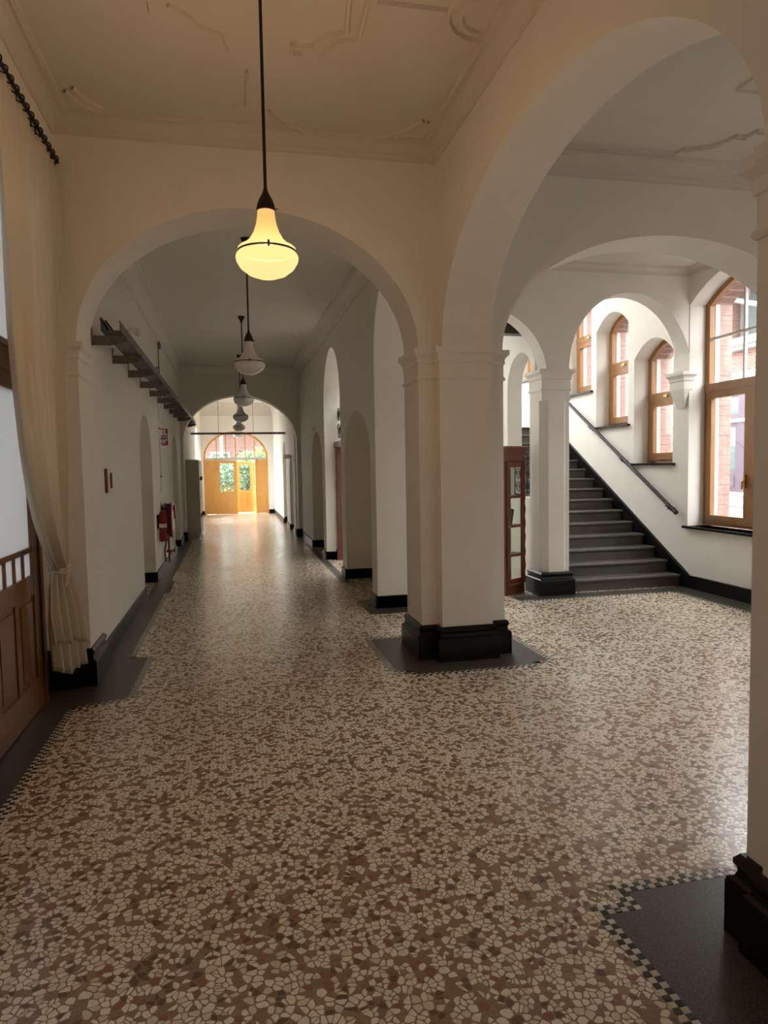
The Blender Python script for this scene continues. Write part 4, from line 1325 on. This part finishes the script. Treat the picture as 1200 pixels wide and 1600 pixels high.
# ------------------------------------------------------------------ outside: street on the right
struct(MB().box(6.6, 60, -30, 80, -0.35, -0.25).build('ground_street', PAVE), 'paved street outside the hall windows')
struct(MB().box(-40, 6.6, YE + 0.5, 80, -0.3, -0.05).build('ground_garden', PAVE), 'paved garden ground outside the end door')
struct(MB().box(-40, -1.9, -30, YE + 0.5, -0.3, -0.05).build('ground_left', PAVE))
struct(MB().box(-1.9, 6.6, -30, YB - 0.3, -0.3, -0.05).build('ground_back', PAVE))
XO = 13.0
ob = thing('street_building', 'low shop building with mauve doors across the street', 'building', (XO, 0, 0))
MB().box(0.1, 6, -6, 17.9, -0.3, 4.6).build('wall', BRICK, ob)
MB().box(-0.22, 0.1, -6, 17.9, 4.66, 4.84).box(-0.10, 0.1, -6, 17.9, 4.56, 4.66).build('cornice', STONE, ob)
MB().box(-0.06, 0.1, -6, 17.9, 3.46, 3.98).box(-0.10, 0.1, -6, 17.9, 3.90, 3.98).build('fascia', STONE, ob)
MB().box(-0.04, 0.1, -6, 17.9, -0.3, 0.5).box(-0.10, 0.1, -6, 17.9, 0.5, 0.56).box(-0.02, 0.1, -6, 17.9, 0.56, 0.80).box(-0.08, 0.1, -6, 17.9, 0.78, 0.86).build('plinth', STONE, ob)
for k in range(9):
    y = 2.0 + 1.70 * k
    sf = empty('shopfront', (0, y, 0)); sf.parent = ob
    fm = MB().box(-0.03, 0.1, 0.0, 0.12, 0.86, 3.46).box(-0.03, 0.1, 1.58, 1.70, 0.86, 3.46)
    fm.box(-0.03, 0.1, 0.12, 1.58, 3.38, 3.46).box(-0.03, 0.1, 0.12, 1.58, 2.80, 2.92).build('mauve_frame', PURPLE, sf)
    MB().box(-0.07, 0.1, 0.0, 1.70, 2.70, 2.79).build('ledge', STONE, sf)
    MB().box(-0.02, 0.1, 0.82, 0.88, 2.92, 3.38).build('mullion', PURPLE, sf)
    for q in (0.12, 0.85):
        dl = MB().ringband([(q, 0.86), (q, 2.70), (q + 0.73, 2.70), (q + 0.73, 0.86)], [(q + 0.13, 1.42), (q + 0.13, 2.58), (q + 0.60, 2.58), (q + 0.60, 1.42)], lambda a, c: (0.0, a, c), lambda a, c: (0.08, a, c)).build('door_leaf', PURPLE, sf)
        MB().box(-0.012, 0.02, q + 0.14, q + 0.59, 0.98, 1.30).build('panel', PURPLE, dl)
        MB().box(0.03, 0.05, q + 0.1, q + 0.63, 1.40, 2.6).build('pane', SHOPGLASS, dl)
    MB().box(0.03, 0.05, 0.12, 1.58, 2.9, 3.4).build('pane', SHOPGLASS, sf)
up = thing('roof_storey', 'set back grey glazed upper storey above the mauve shop', 'building', (XO + 1.6, 0, 0))
MB().box(0.1, 5, -4, 17.8, 4.61, 6.6).build('wall', GREYM, up)
MB().box(-0.9, 5, -4, 17.8, 6.6, 6.95).build('roof_slab', STONE, up)
for k in range(9):
    MB().box(0.02, 0.1, 1.0 + 1.85 * k, 2.6 + 1.85 * k, 4.9, 6.4).build('pane', SHOPGLASS, up)
    MB().box(0.0, 0.1, 2.6 + 1.85 * k, 2.7 + 1.85 * k, 4.8, 6.6).build('mullion', STONE, up)
MB().extrude([(13.0, 4.85), (13.3, 4.85), (17.4, 6.3), (17.1, 6.3)], lambda a, c: (-1.2, a, c), lambda a, c: (-1.05, a, c)).build('stair_stringer', STONE, up)
for k in range(20):
    MB().box(-0.85, -0.82, 12.0 + 0.28 * k, 12.03 + 0.28 * k, 6.95, 7.8).build('baluster', GREYM, up)
MB().box(-0.87, -0.80, 11.9, 17.6, 7.78, 7.83).build('top_rail', GREYM, up)
tb_ = thing('brick_house', 'taller red brick house seen through the stair windows', 'building', (XO - 0.2, 0, 0))
MB().box(0.1, 7, 17.95, 44, -0.3, 7.4).build('wall', BRICK, tb_)
for z in (2.75, 4.1, 5.6):
    MB().box(0.03, 0.1, 17.95, 44, z, z + 0.16).build('stone_band', STONE, tb_)
for k in range(7):
    for z in (0.9, 4.4):
        y = 18.5 + 3.3 * k
        wn = MB().ringband([(y, z), (y, z + 1.6), (y + 0.9, z + 1.6), (y + 0.9, z)], [(y + 0.1, z + 0.1), (y + 0.1, z + 1.5), (y + 0.8, z + 1.5), (y + 0.8, z + 0.1)], lambda a, c: (0.04, a, c), lambda a, c: (0.2, a, c)).build('window', STONE, tb_)
        MB().box(0.07, 0.09, y + 0.1, y + 0.8, z + 0.1, z + 1.5).build('pane', SHOPGLASS, wn)

# ------------------------------------------------------------------ outside: garden at the corridor end
gb = thing('garden_building', 'orange brick building across the garden behind the fanlight', 'building', (0, 41.0, 0))
MB().box(-6, 2.2, 0, 3, -0.1, 6.0).build('wall', BRICK, gb)
MB().box(-6.2, 2.4, -3.2, 3, 4.7, 4.9).build('shade_roof', STONE, gb)  # unseen roof on posts, added to shade the brick front
for k in range(4):
    MB().box(-6.1 + 2.75 * k, -5.95 + 2.75 * k, -3.1, -2.95, 0, 4.7).build('shade_roof_post', STONE, gb)
for k in range(4):
    w_ = MB().box(-5 + 1.9 * k, -3.9 + 1.9 * k, -0.06, 0.02, 1.0, 2.7).build('window', STONE, gb)
    MB().box(-4.9 + 1.9 * k, -4.0 + 1.9 * k, -0.07, -0.05, 1.1, 2.6).build('pane', SHOPGLASS, w_)


def shrub(name, label, x, y, hgt, rad, nleaf, mat, long=0.16, seed=1, cat='shrub'):
    rnd = random.Random(seed)
    root = thing(name, label, cat, (x, y, -0.05))
    tk = MB()
    for k in range(4):
        a = rnd.random() * 2 * PI
        tk.tube([(0, 0, 0), (0.1 * math.cos(a), 0.1 * math.sin(a), hgt * 0.4), (rad * 0.5 * math.cos(a), rad * 0.5 * math.sin(a), hgt * 0.75)], [0.05, 0.035, 0.015], 6)
    tk.build('stem', BARK, root)
    lf = MB()
    for k in range(nleaf):
        while True:
            p = Vector((rnd.uniform(-1, 1), rnd.uniform(-1, 1), rnd.uniform(-1, 1)))
            if 0.15 < p.length < 1: break
        c = Vector((p.x * rad, p.y * rad, hgt * 0.58 + p.z * hgt * 0.42))
        d = Vector((rnd.uniform(-1, 1), rnd.uniform(-1, 1), rnd.uniform(-0.9, 0.5))).normalized()
        s_ = d.orthogonal().normalized(); up = d.cross(s_)
        L = long * rnd.uniform(0.7, 1.3)
        lf.add([c, c + d * L * 0.5 + s_ * L * 0.22 - up * L * 0.04, c + d * L, c + d * L * 0.5 - s_ * L * 0.22 - up * L * 0.04, c + d * L * 0.5 + up * L * 0.05], [(0, 1, 4), (1, 2, 4), (2, 3, 4), (3, 0, 4)])
    o = lf.build('foliage', mat, root); o['kind'] = 'stuff'
    return root


shrub('garden_shrub', 'dark green shrub seen through the left garden door pane', -0.6, 32.8, 2.4, 0.9, 900, LEAFD, 0.2, 3)
shrub('garden_shrub', 'grey green bush behind the middle of the garden door', 0.75, 34.8, 2.7, 1.0, 900, LEAFD, 0.2, 4)
shrub('garden_tree', 'bright green tree filling the right of the fanlight', 2.6, 36.1, 4.6, 1.3, 1400, LEAF, 0.3, 5, 'tree')
pa = thing('palm', 'palm with long arching fronds behind the fanlight', 'palm', (1.5, 30.6, -0.05))
MB().tube([(0, 0, 0), (0.05, 0, 1.2), (0.0, 0, 2.2)], [0.11, 0.09, 0.08], 8).build('trunk', BARK, pa, True)
for k in range(11):
    a = 2 * PI * k / 11 + 0.2
    mb = MB()
    pts = [Vector((math.cos(a) * 1.5 * t, math.sin(a) * 1.5 * t, 2.2 + 1.3 * t - 1.5 * t * t)) for t in [i / 12 for i in range(13)]]
    mb.tube(pts, 0.014, 5)
    for i in range(1, 13):
        d = (pts[i] - pts[i - 1]).normalized(); sd_ = d.cross(Vector((0, 0, 1))).normalized()
        for q in (-1, 1):
            L = 0.42 * (1 - 0.5 * i / 13)
            p = pts[i]
            tip = p + sd_ * (q * L) + d * L * 0.5 - Vector((0, 0, 0.12))
            mb.add([p, p + sd_ * (q * L * 0.5) + d * (L * 0.25 + 0.03), tip, p + sd_ * (q * L * 0.5) + d * (L * 0.25 - 0.03)], [(0, 1, 2, 3)])
    mb.build('frond', LEAF, pa)
pot = thing('potted_plant', 'bright potted plant outside the left garden door leaf', 'plant', (-0.42, 28.2, -0.05))
MB().lathe([(0.0, 0.0), (0.13, 0.0), (0.18, 0.34), (0.16, 0.34), (0.15, 0.30), (0.0, 0.30)], seg=18).build('pot', STONE, pot, True)
lf = MB()
rnd = random.Random(8)
for k in range(120):
    a = rnd.random() * 2 * PI; r_ = rnd.random() * 0.25
    c = Vector((r_ * math.cos(a), r_ * math.sin(a), 0.35 + rnd.random() * 0.6)); d = Vector((math.cos(a), math.sin(a), rnd.uniform(-0.3, 0.8))).normalized()
    s_ = d.orthogonal().normalized()
    lf.add([c, c + d * 0.08 + s_ * 0.03, c + d * 0.17, c + d * 0.08 - s_ * 0.03], [(0, 1, 2, 3)])
lf.build('foliage', LEAF, pot)['kind'] = 'stuff'
